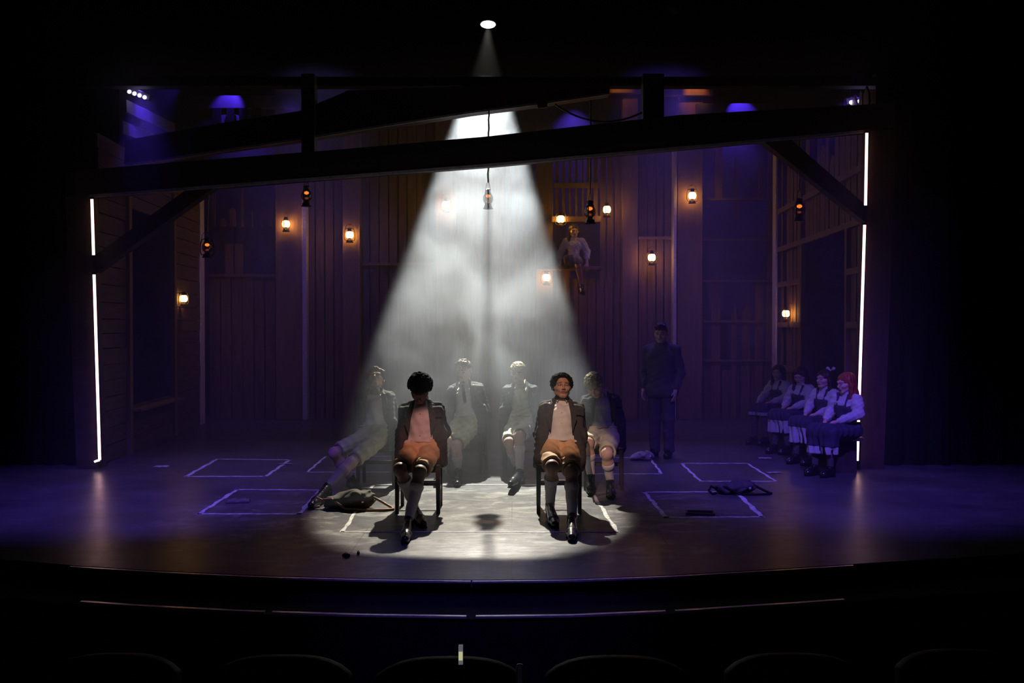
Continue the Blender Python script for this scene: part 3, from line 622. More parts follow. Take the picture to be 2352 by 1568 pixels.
def girl(px, label, skn, hairst, hairm, seed=0, s=.94, blouse=None, stock=None, hem=.10, pet=.14, arms=None):
    X0, Y0, Z0 = px['base']; org = V3((X0, Y0, Z0)); root = empty('person', tuple(org), label, 'person', px.get('group'))
    yaw = px['yaw']; ca, sa = math.cos(math.radians(yaw)), math.sin(math.radians(yaw)); Lx = V3((ca, sa, 0)); B = V3((-sa, ca, 0)); U = V3((0, 0, 1))
    sz = px.get('seat', .42); Pv = org + U * (sz + .085) ; lean = px.get('lean', 0); U2 = nrm(U + B * lean); T = .43 * s; N = Pv + U2 * T
    RT = np.stack([Lx, B, U2], 1); R = rot(*px['hrot']); Hh = N + U * .135 * s + B * -.02
    def t(x, y, z): return Pv + Lx * x * s + B * y * s + U2 * z * s
    def l(x, y, z): return Pv + Lx * x * s + B * y * s + U * z * s
    knees = px.get('knees') or [l(-.09, -.43, .0), l(.09, -.43, .0)]; ank = px.get('ank') or [l(-.10, -.44, -.42) , l(.10, -.40, -.42)]
    ank = [V3(a) for a in ank]; knees = [V3(k) for k in knees]; toes = px.get('toes')
    if toes is None:
        toes = [a - B * .17 - U * .06 for a in ank]
        for i in range(2): ank[i][2] = Z0 + .09; toes[i][2] = Z0 + .03
    toes = [V3(a) for a in toes]
    hips = [l(-.08, 0, 0), l(.08, 0, 0)]
    arms = arms or [((-.21, -.04, .20), (-.07, -.30, .10)), ((.21, -.04, .20), (.06, -.32, .10))]
    A = [(t(sx * .145, .01, .37), t(*e), t(*w_)) for sx, (e, w_) in zip((-1, 1), arms)]
    pts = [Pv, N, Hh] + knees + ank + toes + [q for a in A for q in a]; lo, hi = np.min(pts, 0), np.max(pts, 0)
    f = Field(lo - .15, hi + .15, .007)
    f.cone(t(-.06, 0, .02), t(.06, 0, .02), .095 * s, .095 * s, .03).cone(Pv, t(0, 0, .26), .085 * s, .095 * s, .04).cone(t(-.05, 0, .29), t(.05, 0, .29), .088 * s, .088 * s, .03)
    f.cone(t(0, .01, .41), A[0][0], .04, .042, .03).cone(t(0, .01, .41), A[1][0], .04, .042, .03).cone(N - U * .04, Hh + U * -.03 + B * .02, .043, .045, .02)
    head_prims(f, Hh, R, s)
    for sx, (a, e, w_) in zip((-1, 1), A):
        f.cone(a, e, .036, .030, .02).cone(e, w_, .030, .021, .01); hand(f, w_, nrm(w_ - e) - U * .25, -U, .45, .9)
    for i in range(2): leg_body(f, hips[i], knees[i], ank[i], toes[i], .03, .88)
    link('body', f.mesh('body', org, head_zone(Hh, R, s)), skn, root)
    # blouse with puffed sleeves
    f = Field(np.min([Pv, N] + [q for a in A for q in a], 0) - .13, np.max([Pv, N] + [q for a in A for q in a], 0) + .13, .007)
    f.cone(t(0, 0, .04), t(0, 0, .26), .102 * s, .106 * s, .03).cone(t(-.055, 0, .30), t(.055, 0, .30), .100 * s, .100 * s, .03).cone(t(0, .01, .41), A[0][0], .052, .06, .03).cone(t(0, .01, .41), A[1][0], .052, .06, .03)
    for a, e, w_ in A:
        c = e + (w_ - e) * px.get('cuff', .72); f.cone(a, a + (e - a) * .4, .062, .064, .03).cone(a + (e - a) * .4, e, .064, .060, .03).cone(e, c - (w_ - e) * .12, .060, .050, .03).cone(c - (w_ - e) * .1, c + (w_ - e) * .02, .034, .034, .01)
    f.cone(N - U * .03, N + U * .03, .052, .052, .015); f.clip(t(0, 0, .05), -U2); f.near(wr(.003, 60, 30, 45, seed, .0022))
    bl = link('blouse', f.mesh('blouse', org), blouse or blousem, root)
    if px.get('pinafore', True):
        f = Field(np.min([Pv, N], 0) - .2, np.max([Pv, N], 0) + .16, .007)
        f.cone(t(0, 0, .02), t(0, 0, .24), .112 * s, .114 * s, .03).cone(t(-.05, 0, .27), t(.05, 0, .27), .106 * s, .106 * s, .03); f.clip(t(0, 0, .30), U2)
        for sx in (-1, 1): f.cone(t(sx * .055, -.10, .27), t(sx * .075, -.055, .42), .016, .015, .01).cone(t(sx * .075, -.055, .42), t(sx * .075, .09, .40), .015, .015, .01)
        link('pinafore_bodice', f.mesh('pinafore_bodice', org), pinm, root)
    # skirt and petticoat
    def skirt(hem0, hem1, grow, name, m):
        mk = (knees[0] + knees[1]) / 2; f = Field(np.min([Pv] + knees, 0) - .22 - V3((0, 0, hem1)), np.max([Pv] + knees, 0) + .2, .008)
        f.cone(t(-.07, 0, .02), t(.07, 0, .02), .115 * s, .115 * s, .03)
        for i in range(2):
            f.cone(hips[i], knees[i], .105 + grow, .085 + grow, .05); dn = nrm((ank[i] - knees[i])); f.cone(knees[i], knees[i] + dn * (hem1 + .02), .085 + grow, .095 + grow, .05)
        f.cone((hips[0] + hips[1]) / 2, mk, .10, .08, .05)
        f.near(lambda x, y, z: .008 * np.sin(85 * (x * ca + y * sa) + 2 * np.sin(9 * z + seed)) + .004 * np.sin(40 * x + 60 * y - 20 * z))
        dm = nrm((ank[0] + ank[1]) / 2 - mk); f.clip(mk + dm * hem1, dm); f.clip(t(0, 0, .10), U2)
        if hem0 is not None: f.clip(mk + dm * hem0, -dm)
        for i in range(2): f.cone(knees[i] + dm * .05, knees[i] + dm * (hem1 + .1), .065, .078, .02, True)
        return link(name, f.mesh(name, org), m, root)
    skirt(None, hem, .006, 'skirt', px.get('skirtm', pinm))
    if pet: skirt(max(.0, hem - .015), hem + pet, .0, 'petticoat', lacem)
    for i in range(2):
        f = Field(np.minimum(knees[i], ank[i]) - .08, np.maximum(knees[i], ank[i]) + .08, .007); c = knees[i] + (ank[i] - knees[i]) * .32; d = nrm(ank[i] - knees[i])
        f.cone(knees[i], c, .046, .053, .02).cone(c, ank[i], .053, .034, .02).cone(ank[i], ank[i] + d * .03, .034, .03, .01); f.clip(knees[i] + d * .04, -d)
        link('stocking', f.mesh('stocking', org), stock or stockm, root); make_shoe(root, ank[i], toes[i], org)
    hair_obj(root, Hh, R, hairst, hairm, org, s)
    if px.get('bow'):
        f = Field(Hh - .2, Hh + .2, .006); c = Hh + R @ V3((.055, .06, .10))
        for sx in (-1, 1): f.cone(c, c + R @ V3((sx * .05, .0, .03)), .008, .022, .004)
        link('hair_ribbon', f.mesh('hair_ribbon', org), lacem, root)
    return root
bd = dict(yaw=-57, seat=.42)
def gbase(px, Y): return (P(px, 745, Y)[0], Y, 0)
BENCH_A, BENCH_B = V3((3.84, 11.62, 0)), V3((4.04, 15.0, 0))
girl(dict(base=gbase(1790, 14.55), hrot=(-38, 4, 0), **bd), 'person farthest along the bench, girl in white puffed blouse resting both hands on her knees', SK_PALE, 'long', haird, 1, .92, hem=.03, pet=.05, arms=[((-.22, -.08, .20), (-.10, -.38, .09)), ((.21, -.06, .18), (.08, -.34, .10))])
girl(dict(base=gbase(1841, 13.55), hrot=(-42, 22, 0), **bd), 'person second along the bench from the far end, head lowered, white blouse under dark pinafore', SK_PALE, 'long', haird, 2, .93, hem=.05, pet=.17)
girl(dict(base=gbase(1896, 12.55), hrot=(-62, 2, 0), bow=True, **bd), 'person on the bench in profile with a pale ribbon in her tied hair', SK_PALE, 'long', haird, 3, .95, hem=.04, pet=.20)
girl(dict(base=gbase(1945, 11.6), hrot=(-72, 12, 0), **bd), 'person nearest on the bench, long auburn hair glowing red beside the right light strip', SK_PALE, 'long_loose', hairr, 4, .96, hem=.16, pet=.09)
# bench
bn = empty('long_bench', (3.94, 13.3, 0), 'low black wooden bench along the right barn wall with four girls on it', 'bench')
d_ = nrm(V3((BENCH_B - BENCH_A)))
def bm_(a, b, w_, h, z, name, off=0.0):
    p, q = Vector(a) - Vector((3.94, 13.3, 0)), Vector(b) - Vector((3.94, 13.3, 0)); p.z = z; q.z = z; p.x += off; q.x += off
    return MB().bar(p, q, w_, h).build(name, chairm, bn)
bm_(BENCH_A - V3((0, .16, 0)) , BENCH_B + V3((0, .3, 0)), .36, .04, .405, 'seat', .02)
for t_ in (0.0, .34, .67, 1.0):
    q = Vector(BENCH_A.tolist()).lerp(Vector(BENCH_B.tolist()), t_) - Vector((3.94, 13.3, 0))
    MB().box((q.x - .12, q.y - .03, 0), (q.x + .16, q.y + .03, .385)).build('leg', chairm, bn)
# girl on the window ledge upstage
wy = 18.05; lz = P(1320, 612, wy)[2]
gx = P(1318, 600, wy)[0]
girl(dict(base=(gx, wy, lz - .0), yaw=-4, seat=.0, hrot=(10, 8, 0), pinafore=False, skirtm=mat('dusty_brown_wool', (.16, .11, .10), .9), knees=[(gx - .10, wy - .38, lz + .10), (gx + .05, wy - .36, lz + .02)], ank=[(gx - .13, wy - .10, lz + .04), (gx + .12, wy - .34, lz - .36)], toes=[(gx - .16, wy - .28, lz + .05), (gx + .15, wy - .42, lz - .50)]),
     'person sitting high on the back wall ledge, long dark hair, one leg dangling', SK_PALE, 'long', haird, 5, .98, hem=.0, pet=0, stock=mat('red_lit_stocking_knit', (.34, .12, .07), .85), arms=[((-.24, .02, .18), (-.25, -.04, -.02)), ((.24, .02, .18), (.24, -.05, -.02))])  # stocking colour carries the red light falling on the dangling leg

def standing(X, Y, yaw, label):
    org = V3((X, Y, 0)); root = empty('person', tuple(org), label, 'person'); R = rot(yaw + 12, 6, 0); ca, sa = math.cos(math.radians(yaw)), math.sin(math.radians(yaw)); Lx = V3((ca, sa, 0)); B = V3((-sa, ca, 0))
    def t(x, y, z): return org + Lx * x + B * y + V3((0, 0, z))
    f = Field(org - V3((.4, .4, .02)), org + V3((.4, .4, 1.85)), .008); H = t(0, -.02, 1.60)
    f.cone(t(-.07, 0, .93), t(.07, 0, .93), .1, .1, .03).cone(t(0, 0, .95), t(0, 0, 1.25), .10, .115, .04).cone(t(-.07, 0, 1.30), t(.07, 0, 1.30), .1, .1, .04).cone(t(0, .01, 1.43), t(-.18, .01, 1.39), .05, .05, .04).cone(t(0, .01, 1.43), t(.18, .01, 1.39), .05, .05, .04).cone(t(0, 0, 1.42), H - V3((0, 0, .03)), .05, .052, .02)
    head_prims(f, H, R)
    for s in (-1, 1):
        f.cone(t(s * .185, .01, 1.38), t(s * .25, .03, 1.10), .046, .038, .02).cone(t(s * .25, .03, 1.10), t(s * .22, -.08, .88), .036, .026, .01); hand(f, t(s * .22, -.08, .88), V3((0, 0, -1)) - B * .3, -s * Lx, .5)
        f.cone(t(s * .085, 0, .90), t(s * .09, 0, .50), .085, .055, .03).cone(t(s * .09, 0, .5), t(s * .10, .02, .10), .055, .036, .02).cone(t(s * .10, .02, .07), t(s * .12, -.13, .04), .032, .028, .02)
    link('body', f.mesh('body', org, head_zone(H, R)), SK_PALE, root)
    f = Field(org + V3((-.45, -.4, .7)), org + V3((.45, .4, 1.6)), .008)
    f.cone(t(-.09, 0, .86), t(.09, 0, .86), .135, .135, .03).cone(t(-.06, 0, .9), t(-.08, 0, 1.3), .12, .125, .04).cone(t(.06, 0, .9), t(.08, 0, 1.3), .12, .125, .04).cone(t(0, -.01, .9), t(0, -.012, 1.36), .13, .13, .04).cone(t(-.04, .01, 1.44), t(-.19, .01, 1.40), .058, .062, .04).cone(t(.04, .01, 1.44), t(.19, .01, 1.40), .058, .062, .04)
    for s in (-1, 1): f.cone(t(s * .19, .01, 1.38), t(s * .255, .03, 1.10), .066, .058, .03).cone(t(s * .255, .03, 1.10), t(s * .225, -.07, .91), .056, .045, .02)
    f.near(wr(.004, 40, 20, 26, 3)); f.clip(t(0, 0, .78), (0, 0, -1)); link('jacket', f.mesh('jacket', org), mat('haze_toned_wool', (.085, .06, .085), .9), root)  # jacket colour shifted toward the haze tone so the figure looks veiled
    f = Field(org + V3((-.3, -.3, 0)), org + V3((.3, .3, 1.05)), .008)
    for s in (-1, 1): f.cone(t(s * .085, 0, .92), t(s * .095, 0, .5), .105, .08, .03).cone(t(s * .095, 0, .5), t(s * .10, .015, .08), .08, .066, .02)
    f.clip(t(0, 0, .06), (0, 0, -1)); f.near(wr(.004, 40, 20, 26, 5)); link('trousers', f.mesh('trousers', org), mat('haze_toned_trouser_wool', (.075, .055, .08), .9), root)  # trouser colour carries the same painted haze veil
    for s in (-1, 1): make_shoe(root, t(s * .10, .015, .09), t(s * .13, -.17, .03), org)
    hair_obj(root, H, R, 'quiff', haird, org)
standing(P(1520, 745, 13.0)[0], 13.0, -30, 'person in a dark suit standing in shadow before the tall column, arms at his sides')

# ------------------------------------------------------------------ stage floor and apron
PY = 11.9
edge = [(-60, 1280), (60, 1288), (170, 1298), (380, 1311), (600, 1321), (850, 1328), (1083, 1331), (1300, 1329), (1540, 1320), (1800, 1305), (2000, 1292), (2200, 1280), (2420, 1266)]
ep = [FL(*e) for e in edge]
ep = [Vector((-9, ep[0].y + .5, 0))] + ep + [Vector((9, ep[-1].y + .5, 0))]
pts = [tuple(p) for p in ep] + [(9, 20, 0), (-9, 20, 0)]
struct(MB().prism(pts, (0, 0, -.05)).build('floor', floorm))
def fascia(z0, z1, out, name, m, kind=True):
    b = MB(); n = len(ep); i0 = len(b.v); th = .03
    for p in ep: b.v += [(p.x, p.y - out, z0), (p.x, p.y - out, z1), (p.x, p.y - out + th, z1), (p.x, p.y - out + th, z0)]
    for k in range(n - 1):
        for j in range(4): b.f.append([k * 4 + j, k * 4 + (j + 1) % 4, (k + 1) * 4 + (j + 1) % 4, (k + 1) * 4 + j])
    return struct(b.build(name, m))
fascia(-.95, -.052, -.01, 'trim_1', black)
def nosing(z, out, spans, label):
    def ey(x):
        for a, b in zip(ep[:-1], ep[1:]):
            if a.x <= x <= b.x: return a.y + (b.y - a.y) * (x - a.x) / (b.x - a.x)
        return ep[-1].y
    for x0, x1, lb_ in spans:
        b = MB(); n = 14; i = 0
        for k in range(n + 1):
            x = x0 + (x1 - x0) * k / n; y = ey(x) - out; b.v += [(x, y, z + .006), (x, y, z + .018), (x, y + .030, z + .018), (x, y + .030, z + .006)]
        for k in range(n):
            for j in range(4): b.f.append([k * 4 + j, k * 4 + (j + 1) % 4, (k + 1) * 4 + (j + 1) % 4, (k + 1) * 4 + j])
        b.f += [[0, 1, 2, 3], [n * 4 + 3, n * 4 + 2, n * 4 + 1, n * 4]]
        o = b.build('metal_edge_strip', metal); tag(o, lb_, 'edge strip', 'metal strips along the stage front')
def ux(px, y): return (px - CX) / F_PX * y
nosing(-.021, .034, [(ux(168, 7.2), ux(1082, 6.78), 'long upper metal strip on the stage front, left of the centre joint'), (ux(1085, 6.78), ux(1958, 7.2), 'long upper metal strip on the stage front, right of the centre joint')], '')
nosing(-.115, .52, [(ux(186, 6.6), ux(605, 6.33), 'lower metal strip on the stage front at the far left end'), (ux(622, 6.32), ux(1071, 6.26), 'lower metal strip on the stage front just left of centre'), (ux(1093, 6.26), ux(1534, 6.28), 'lower metal strip on the stage front just right of centre'), (ux(1556, 6.29), ux(1955, 6.5), 'lower metal strip on the stage front at the far right end')], '')
st = [(p.x, p.y - .51, -.117) for p in ep] + [(p.x, p.y + .02, -.117) for p in reversed(ep)]
struct(MB().prism(st, (0, 0, -.83)).build('trim_2', black))
struct(MB().prism([(-9, -1, -.95), (9, -1, -.95), (9, 8.5, -.95), (-9, 8.5, -.95)], (0, 0, -.05)).build('floor', drape))
for a, b_, nm in (((-9.05, -1, -.95), (-9, 20, 8.5), 'wall_left'), ((9, -1, -.95), (9.05, 20, 8.5), 'wall_right')): struct(MB().box(a, b_).build(nm, drape))
cyc = mat('grey_painted_flat', (.10, .10, .11), .9, var=.2, scale=3)
struct(MB().box((-9, 19.6, 0), (9, 19.65, 8.5)).build('wall_back', drape))
struct(MB().box((-9, -1, 8.5), (9, 20, 8.55)).build('ceiling', black))
# black masking legs either side of the portal
for s, lb_ in ((-1, 'black masking drape hanging left of the portal frame'), (1, 'black masking drape hanging right of the portal frame')):
    b = MB(); n = 46; x0 = 4.44 if s > 0 else 5.2; x1 = 8.9
    for k in range(n + 1):
        x = s * (x0 + (x1 - x0) * k / n); y = PY + .35 + .05 * math.sin(k * 1.9); b.v += [(x, y, 0), (x, y, 7.5), (x, y + .02, 7.5), (x, y + .02, 0)]
    for k in range(n):
        for j in range(4): b.f.append([k * 4 + j, k * 4 + (j + 1) % 4, (k + 1) * 4 + (j + 1) % 4, (k + 1) * 4 + j])
    tag(b.build('masking_drape', drape), lb_, 'curtain')

# ------------------------------------------------------------------ portal frame with light strips
def PP(x, y, Y=PY): return P(x, y, Y)
def slab(pts, depth, name, m, parent=None, Y=PY, bevel=0):
    return MB().prism([P(x, y, Y) for x, y in pts], (0, depth, 0)).build(name, m, parent, bevel=bevel)
pf = empty('timber_portal_frame', (0, PY, 0), 'dark timber portal frame across the stage with a slanting top beam', 'portal frame')
def child(o, par):
    o.parent = par; o.matrix_parent_inverse = Matrix.Translation(-par.location); return o
child(slab([(172, 452), (205, 449), (1120, 377), (2000, 298), (2056, 293), (2056, 236), (1560, 264), (1121, 313), (780, 343), (310, 380), (172, 392)], .30, 'top_beam', darkw), pf)
child(slab([(205, 454), (1120, 383), (1997, 304), (1997, 297), (1120, 376), (205, 447)], .02, 'edge_trim', trimw, Y=PY - .015), pf)
child(slab([(150, 452), (203, 449), (224, 1078), (176, 1078)], .28, 'post', darkw), pf)
child(slab([(1999, 300), (2058, 296), (2030, 1078), (1976, 1078)], .28, 'post', mat('red_brown_timber', (.045, .022, .018), .6, var=.3, scale=6, stretch=(4, 4, .5), bump=.3)), pf)
child(slab([(430, 434), (492, 430), (218, 626), (212, 590)], .18, 'brace', darkw, Y=PY + .05), pf)
child(slab([(1750, 321), (1812, 316), (1992, 474), (1990, 512)], .18, 'brace', darkw, Y=PY + .05), pf)
child(slab([(1990, 505), (2000, 512), (2050, 452), (2050, 424)], .18, 'brace', darkw, Y=PY + .05), pf)
def led(a, b, label, w_=6):
    r = empty('led_light_strip', tuple(PP(*b)), label, 'light strip', 'vertical light strips on the portal posts')
    A, B2 = PP(*a, PY - .03), PP(*b, PY - .03); o = MB().bar(A, B2, .030, .010, (0, 1, 0)).build('glowing_tube', ledm, None); child(o, r)
    o = MB().bar(A + Vector((0, .012, .01)), B2 + Vector((0, .012, -.01)), .042, .012, (0, 1, 0)).build('channel', black, None); child(o, r)
    for q in (A, B2): child(MB().bar(q + Vector((0, 0, -.012)), q + Vector((0, 0, .012)), .05, .03, (0, 1, 0)).build('end_cap', black), r)
led((211, 455), (215, 588), 'short white light strip above the left brace')
led((216, 628), (229, 1058), 'long white light strip on the left post below the brace')
led((1991, 303), (1988, 474), 'short white light strip above the right brace')
led((1986, 514), (1969, 1060), 'long white light strip on the right post behind the auburn-haired girl')
hk = MB().tube([P(229, 1056, PY - .05), P(222, 1058, PY - .06), P(217, 1060, PY - .08)], .012, 8).build('cable_connector', mat('connector_glow', (1, .9, .85), .5, emit=(1, .6, .5), estr=5)); tag(hk, 'small glowing connector at the foot of the left light strip', 'connector')

# upper slanting beam behind the portal
UY = 12.5
ub = empty('upper_slanting_beam', (0, UY, 0), 'dark steep beam above and behind the portal beam', 'beam')
child(slab([(285, 380), (454, 351), (672, 322), (1080, 258), (1240, 238), (1400, 214), (1400, 192), (1240, 190), (800, 208), (687, 255), (498, 284), (287, 322)], .25, 'timber', darkw, Y=UY), ub)
child(slab([(285, 382), (672, 324), (1080, 260), (1240, 240), (1400, 216), (1400, 212), (1240, 235), (1080, 255), (672, 319), (285, 377)], .02, 'edge_trim', trimw, Y=UY - .015), ub)
child(slab([(1234, 232), (1256, 230), (1258, 246), (1235, 248)], .05, 'bracket', darkw, Y=UY - .05), ub)
for x0, x1, y0, y1, lb_ in ((692, 729, 178, 350, 'dark hanger post on the left between the two slanting beams'), (1477, 1520, 178, 300, 'dark hanger post on the right between the two slanting beams')):
    a, b_ = P(x0, y1, UY - .1), P(x1, y0, UY + .1); tag(MB().box(tuple(a), tuple(b_)).build('hanger_post', darkw, bevel=.006), lb_, 'post')
a, b_ = P(150, 197, 12.62), P(2010, 176, 12.62); tag(MB().box((-9, 12.62, a.z), (9, 12.8, b_.z)).build('header_beam', black), 'long level dark beam crossing behind the hanger posts', 'beam')
tag(MB().tube(catenary(P(1275, 240, UY - .05), P(1475, 258, UY - .12), .16, 20), .012, 8).build('power_cable', mat('cable_rubber', (.06, .06, .07), .4), None, True), 'cable drooping between the upper beam and the right hanger post', 'cable')

# ------------------------------------------------------------------ lanterns
def lantern(pos, label, rz=0, hang=None, lit=True, grp=None, s=1.0, hook=(0, .2, 0)):
    r = empty('oil_lantern', pos, label, 'lantern', grp, rz=rz); r.scale = (s, s, s)
    MB().lathe([(.072, 0), (.075, .008), (.060, .022), (.056, .050), (.030, .062), (.026, .072)], n=20).build('fuel_tank', lantm, r, True)
    MB().lathe([(.034, .070), (.036, .082), (.030, .088)], n=16).build('burner', lantm, r, True)
    gp = [(.040, .086), (.064, .102), (.074, .135), (.072, .175), (.058, .205), (.044, .216)]
    if lit: MB().lathe(gp, n=20).build('lit_globe', globe, r, True)
    else:
        MB().lathe(gp, n=20).build('glass_globe', glass, r, True); MB().lathe([(.006, .165), (.030, .176), (.034, .190), (.026, .203), (.006, .210)], n=10).build('flame', flame, r, True)
    MB().lathe([(.050, .214), (.052, .222), (.036, .238), (.034, .262), (.044, .268), (.040, .282), (.012, .292)], n=18).build('chimney_cap', lantm, r, True)
    for sx in (-1, 1):
        MB().tube([(sx * .05, 0, .035), (sx * .094, 0, .050), (sx * .110, 0, .090), (sx * .106, 0, .20), (sx * .082, 0, .262), (sx * .036, 0, .275)], .0075, 8).build('side_tube', lantm, r, True)
    top = .36 if hang is None else .385
    if hang is None: MB().tube([(0, 0, top - .006), Matrix.Rotation(-rz, 3, 'Z') @ Vector(hook) / s + Vector((0, 0, top))], .004, 6).build('hook', lantm, r)
    MB().tube([(-.092, 0, .21)] + [(-.085 * math.cos(a), 0, .26 + (top - .26) * math.sin(a)) for a in np.linspace(.2, math.pi - .2, 10)] + [(.092, 0, .21)], .0035, 6).build('bail_handle', lantm, r, True)
    return r
def wall_lantern(px, py, Y, label, rz=0, s=1.0, hook=(0, .2, 0)):
    p = P(px, py + 20, Y); lantern((p.x, Y, p.z), label, rz, None, True, 'lit lanterns hung on the barn walls', s, hook)
    # nail the handle hangs from
    return p
def hang_lantern(px, ptop, pbase, Y, label, rlabel, rz, s=1.0, ytop=None):
    p = P(px, pbase, Y); lantern((p.x, Y, p.z), label, rz, True, False, 'dim lanterns hanging from the beams', s)
    if ytop is not None:
        t_ = P(ytop[0], ytop[1], ytop[2]); b = p + Vector((0, 0, .38 * s)); n = 16; mb = MB()
        L = [t_.lerp(b, k / n) + Vector((.004 * math.sin(k * 2.1), .004 * math.cos(k * 1.7), 0)) for k in range(n + 1)]
        tag(mb.tube(L, .011, 7).build('hanging_rope', ropem, None, True), rlabel, 'rope', 'ropes that carry the hanging lanterns')
WL = [(657, 512, 18.0, 'lit lantern on the wide left column, seen edge-on', 1.35), (803, 537, 18.0, 'small lit lantern on the narrow column left of the beam of light', .5), (422, 683, 15.9, 'lit lantern on the far left side wall beside a bright board', .9),
      (1025, 468, 17.9, 'faint lantern showing through the smoke inside the beam of light', .3), (1288, 501, 17.95, 'lit lantern on the sill beside the seated girl on the ledge', .1), (1394, 479, 17.9, 'lit lantern alone just right of the slatted window', 1.3),
      (1590, 447, 17.95, 'highest lit lantern on the tall right column', .1), (1497, 589, 17.95, 'lit lantern on grooved boards below and left of the highest lantern', .1), (1255, 635, 17.95, 'lit lantern at the right edge of the beam below the ledge', .1), (1805, 717, 16.3, 'lit lantern on the right side wall by the dark doorway', 1.2)]
for x, y, Y, lb_, rz in WL: wall_lantern(x, y, Y, lb_, rz, .92 if Y > 17 else .8, {422: (-.1, 0, 0), 1805: (.12, 0, 0), 1394: (0, .46, 0), 1497: (0, .42, 0), 1255: (0, .2, 0), 1288: (0, .08, 0)}.get(x, (0, .2, 0)))
hang_lantern(704, 0, 474, PY + .1, 'dim lantern hanging right under the portal beam on the left', 'short rope of the lantern right under the portal beam', 1.4, .86, (704, 408, PY + .1))
hang_lantern(1121, 0, 480, UY - .1, 'lantern hanging in the beam of light, its shadow streaking down', 'rope of the lantern in the beam of light', 1.2, .86, (1123, 254, UY - .1))
hang_lantern(1355, 0, 514, UY - .1, 'largest dark lantern hanging on a long rope before the slatted window', 'long rope of the dark lantern before the slatted window', 1.3, 1.0, (1357, 230, UY - .1))
hang_lantern(1836, 0, 508, PY + .1, 'dim lantern hanging inside the right brace', 'rope of the lantern inside the right brace', .9, .95, (1836, 316, PY + .1))
hang_lantern(476, 0, 592, PY + .6, 'dim orange lantern hanging below the left brace top', 'thin rope of the lantern below the left brace', .8, .86, (480, 430, PY + .1))

# ------------------------------------------------------------------ barn walls
def pxbox(x0, x1, y0, y1, Y, d):
    a = P(x0, min(y1, 2000), Y); b = P(x1, y0, Y); z0 = 0 if y1 is None else a.z
    return (a.x, Y, z0), (b.x, Y + d, b.z)
def column(x0, x1, ytop, label, Y=18.12, m=woodc, cat='column', name='timber_column', ybot=None, d=.22):
    a = P(x0, 700, Y); b = P(x1, ytop, Y); z0 = 0 if ybot is None else P(x0, ybot, Y).z
    return tag(MB().box((a.x, Y, z0), (b.x, Y + d, b.z)).build(name, m, bevel=.01), label, cat)
def planks(x0, x1, ytop, ybot, n, label, Y=18.35, name='plank_panel', m=wood, gap=.012, seed=1, cat='wall panel', broken=None):
    rn = random.Random(seed); r = empty(name, (P((x0 + x1) / 2, 700, Y).x, Y, 0 if ybot is None else P(x0, ybot, Y).z), label, cat)
    a = P(x0, 700, Y).x; b = P(x1, ytop, Y).x; zt = P(x0, ytop, Y).z; zb = 0 if ybot is None else P(x0, ybot, Y).z; wd = (b - a) / n
    for k in range(n):
        zz = zt - (broken or 0) * rn.random(); x = a + wd * k; g = gap * rn.uniform(.5, 1.6); q = rn.uniform(0, .02)
        mb = MB(); mb.prism([(x + g, Y + q, zb), (x + wd - g, Y + q, zb), (x + wd - g, Y + q, zz - (rn.uniform(0, .10) if broken else 0)), (x + wd * rn.uniform(.4, .7), Y + q, zz - (rn.uniform(0, .05) if broken else 0)), (x + g, Y + q, zz - (rn.uniform(0, .10) if broken else 0))], (0, .025, 0)); child(mb.build('plank', m), r)
    return r
def rail(x0, x1, y, label, Y=18.25, h=.05, parent=None, name='rail', d=.06):
    a = P(x0, y, Y); b = P(x1, y, Y); o = MB().box((a.x, Y, a.z - h / 2), (b.x, Y + d, a.z + h / 2)).build(name, woodc)
    if parent is not None: return child(o, parent)
    return tag(o, label, 'rail')
TOP = 264
pl = planks(480, 633, 400, 520, 7, 'broken upper boards of the left back opening', broken=.9, seed=3, gap=.05); rail(480, 633, 632, '', parent=pl)
planks(480, 633, 640, None, 6, 'vertical boards under the left back opening', seed=4)
planks(515, 560, 560, 640, 2, 'two brownish boards standing in the left back opening', Y=18.36, seed=5)
column(633, 694, 196, 'wide brown column with the edge-on lantern on it')
column(694, 703, 440, 'thin pale batten on the right edge of the wide left column', Y=18.05, m=trimw, name='edge_batten', cat='batten')
planks(703, 787, TOP, None, 4, 'plank panel between the two left columns', seed=6)
column(787, 826, TOP, 'narrow brown column with a small lantern, left of the beam of light')
pl = planks(828, 1000, TOP, None, 8, 'broad dim panel behind the left side of the beam of light', seed=7, m=mat('smoky_blue_boards', (.10, .085, .08), .8, var=.3, scale=5, stretch=(4, 4, .5))); rail(828, 995, 606, '', parent=pl)
column(1000, 1048, TOP, 'column hidden in the smoke behind the beam of light')
planks(1048, 1162, TOP, None, 6, 'plank panel behind the centre of the beam of light', seed=8)
planks(1162, 1230, 300, 530, 4, 'slatted strip with blue gaps right of the beam top', seed=9, gap=.03, Y=18.3)
planks(1162, 1230, 532, None, 4, 'boards below the narrow slatted strip', seed=10)
column(1231, 1270, 290, 'plain column between the smoke and the slatted window')
wn = planks(1272, 1376, 300, 497, 7, 'slatted window with blue light between its slats', name='slatted_window', seed=11, gap=.028, Y=18.3, cat='window'); rail(1272, 1376, 425, '', parent=wn, h=.09); rail(1268, 1380, 503, '', parent=wn, h=.10, name='sill', Y=18.0, d=.3)
a = P(1232, 612, 17.95); b_ = P(1385, 600, 17.95); tag(MB().box((a.x, 17.95, lz - .06), (b_.x, 18.5, lz)).build('timber_ledge', woodc, bevel=.008), 'high timber ledge on the back wall that the girl sits on', 'ledge')
planks(1232, 1310, 615, None, 4, 'boards under the left half of the high ledge', seed=12, Y=18.3); planks(1310, 1428, 640, None, 6, 'boards under the right half of the high ledge', seed=13)
planks(1376, 1428, 300, 640, 3, 'narrow dark panel behind the lone lantern', seed=14)
column(1429, 1466, 192, 'brown column left of the grooved boards')
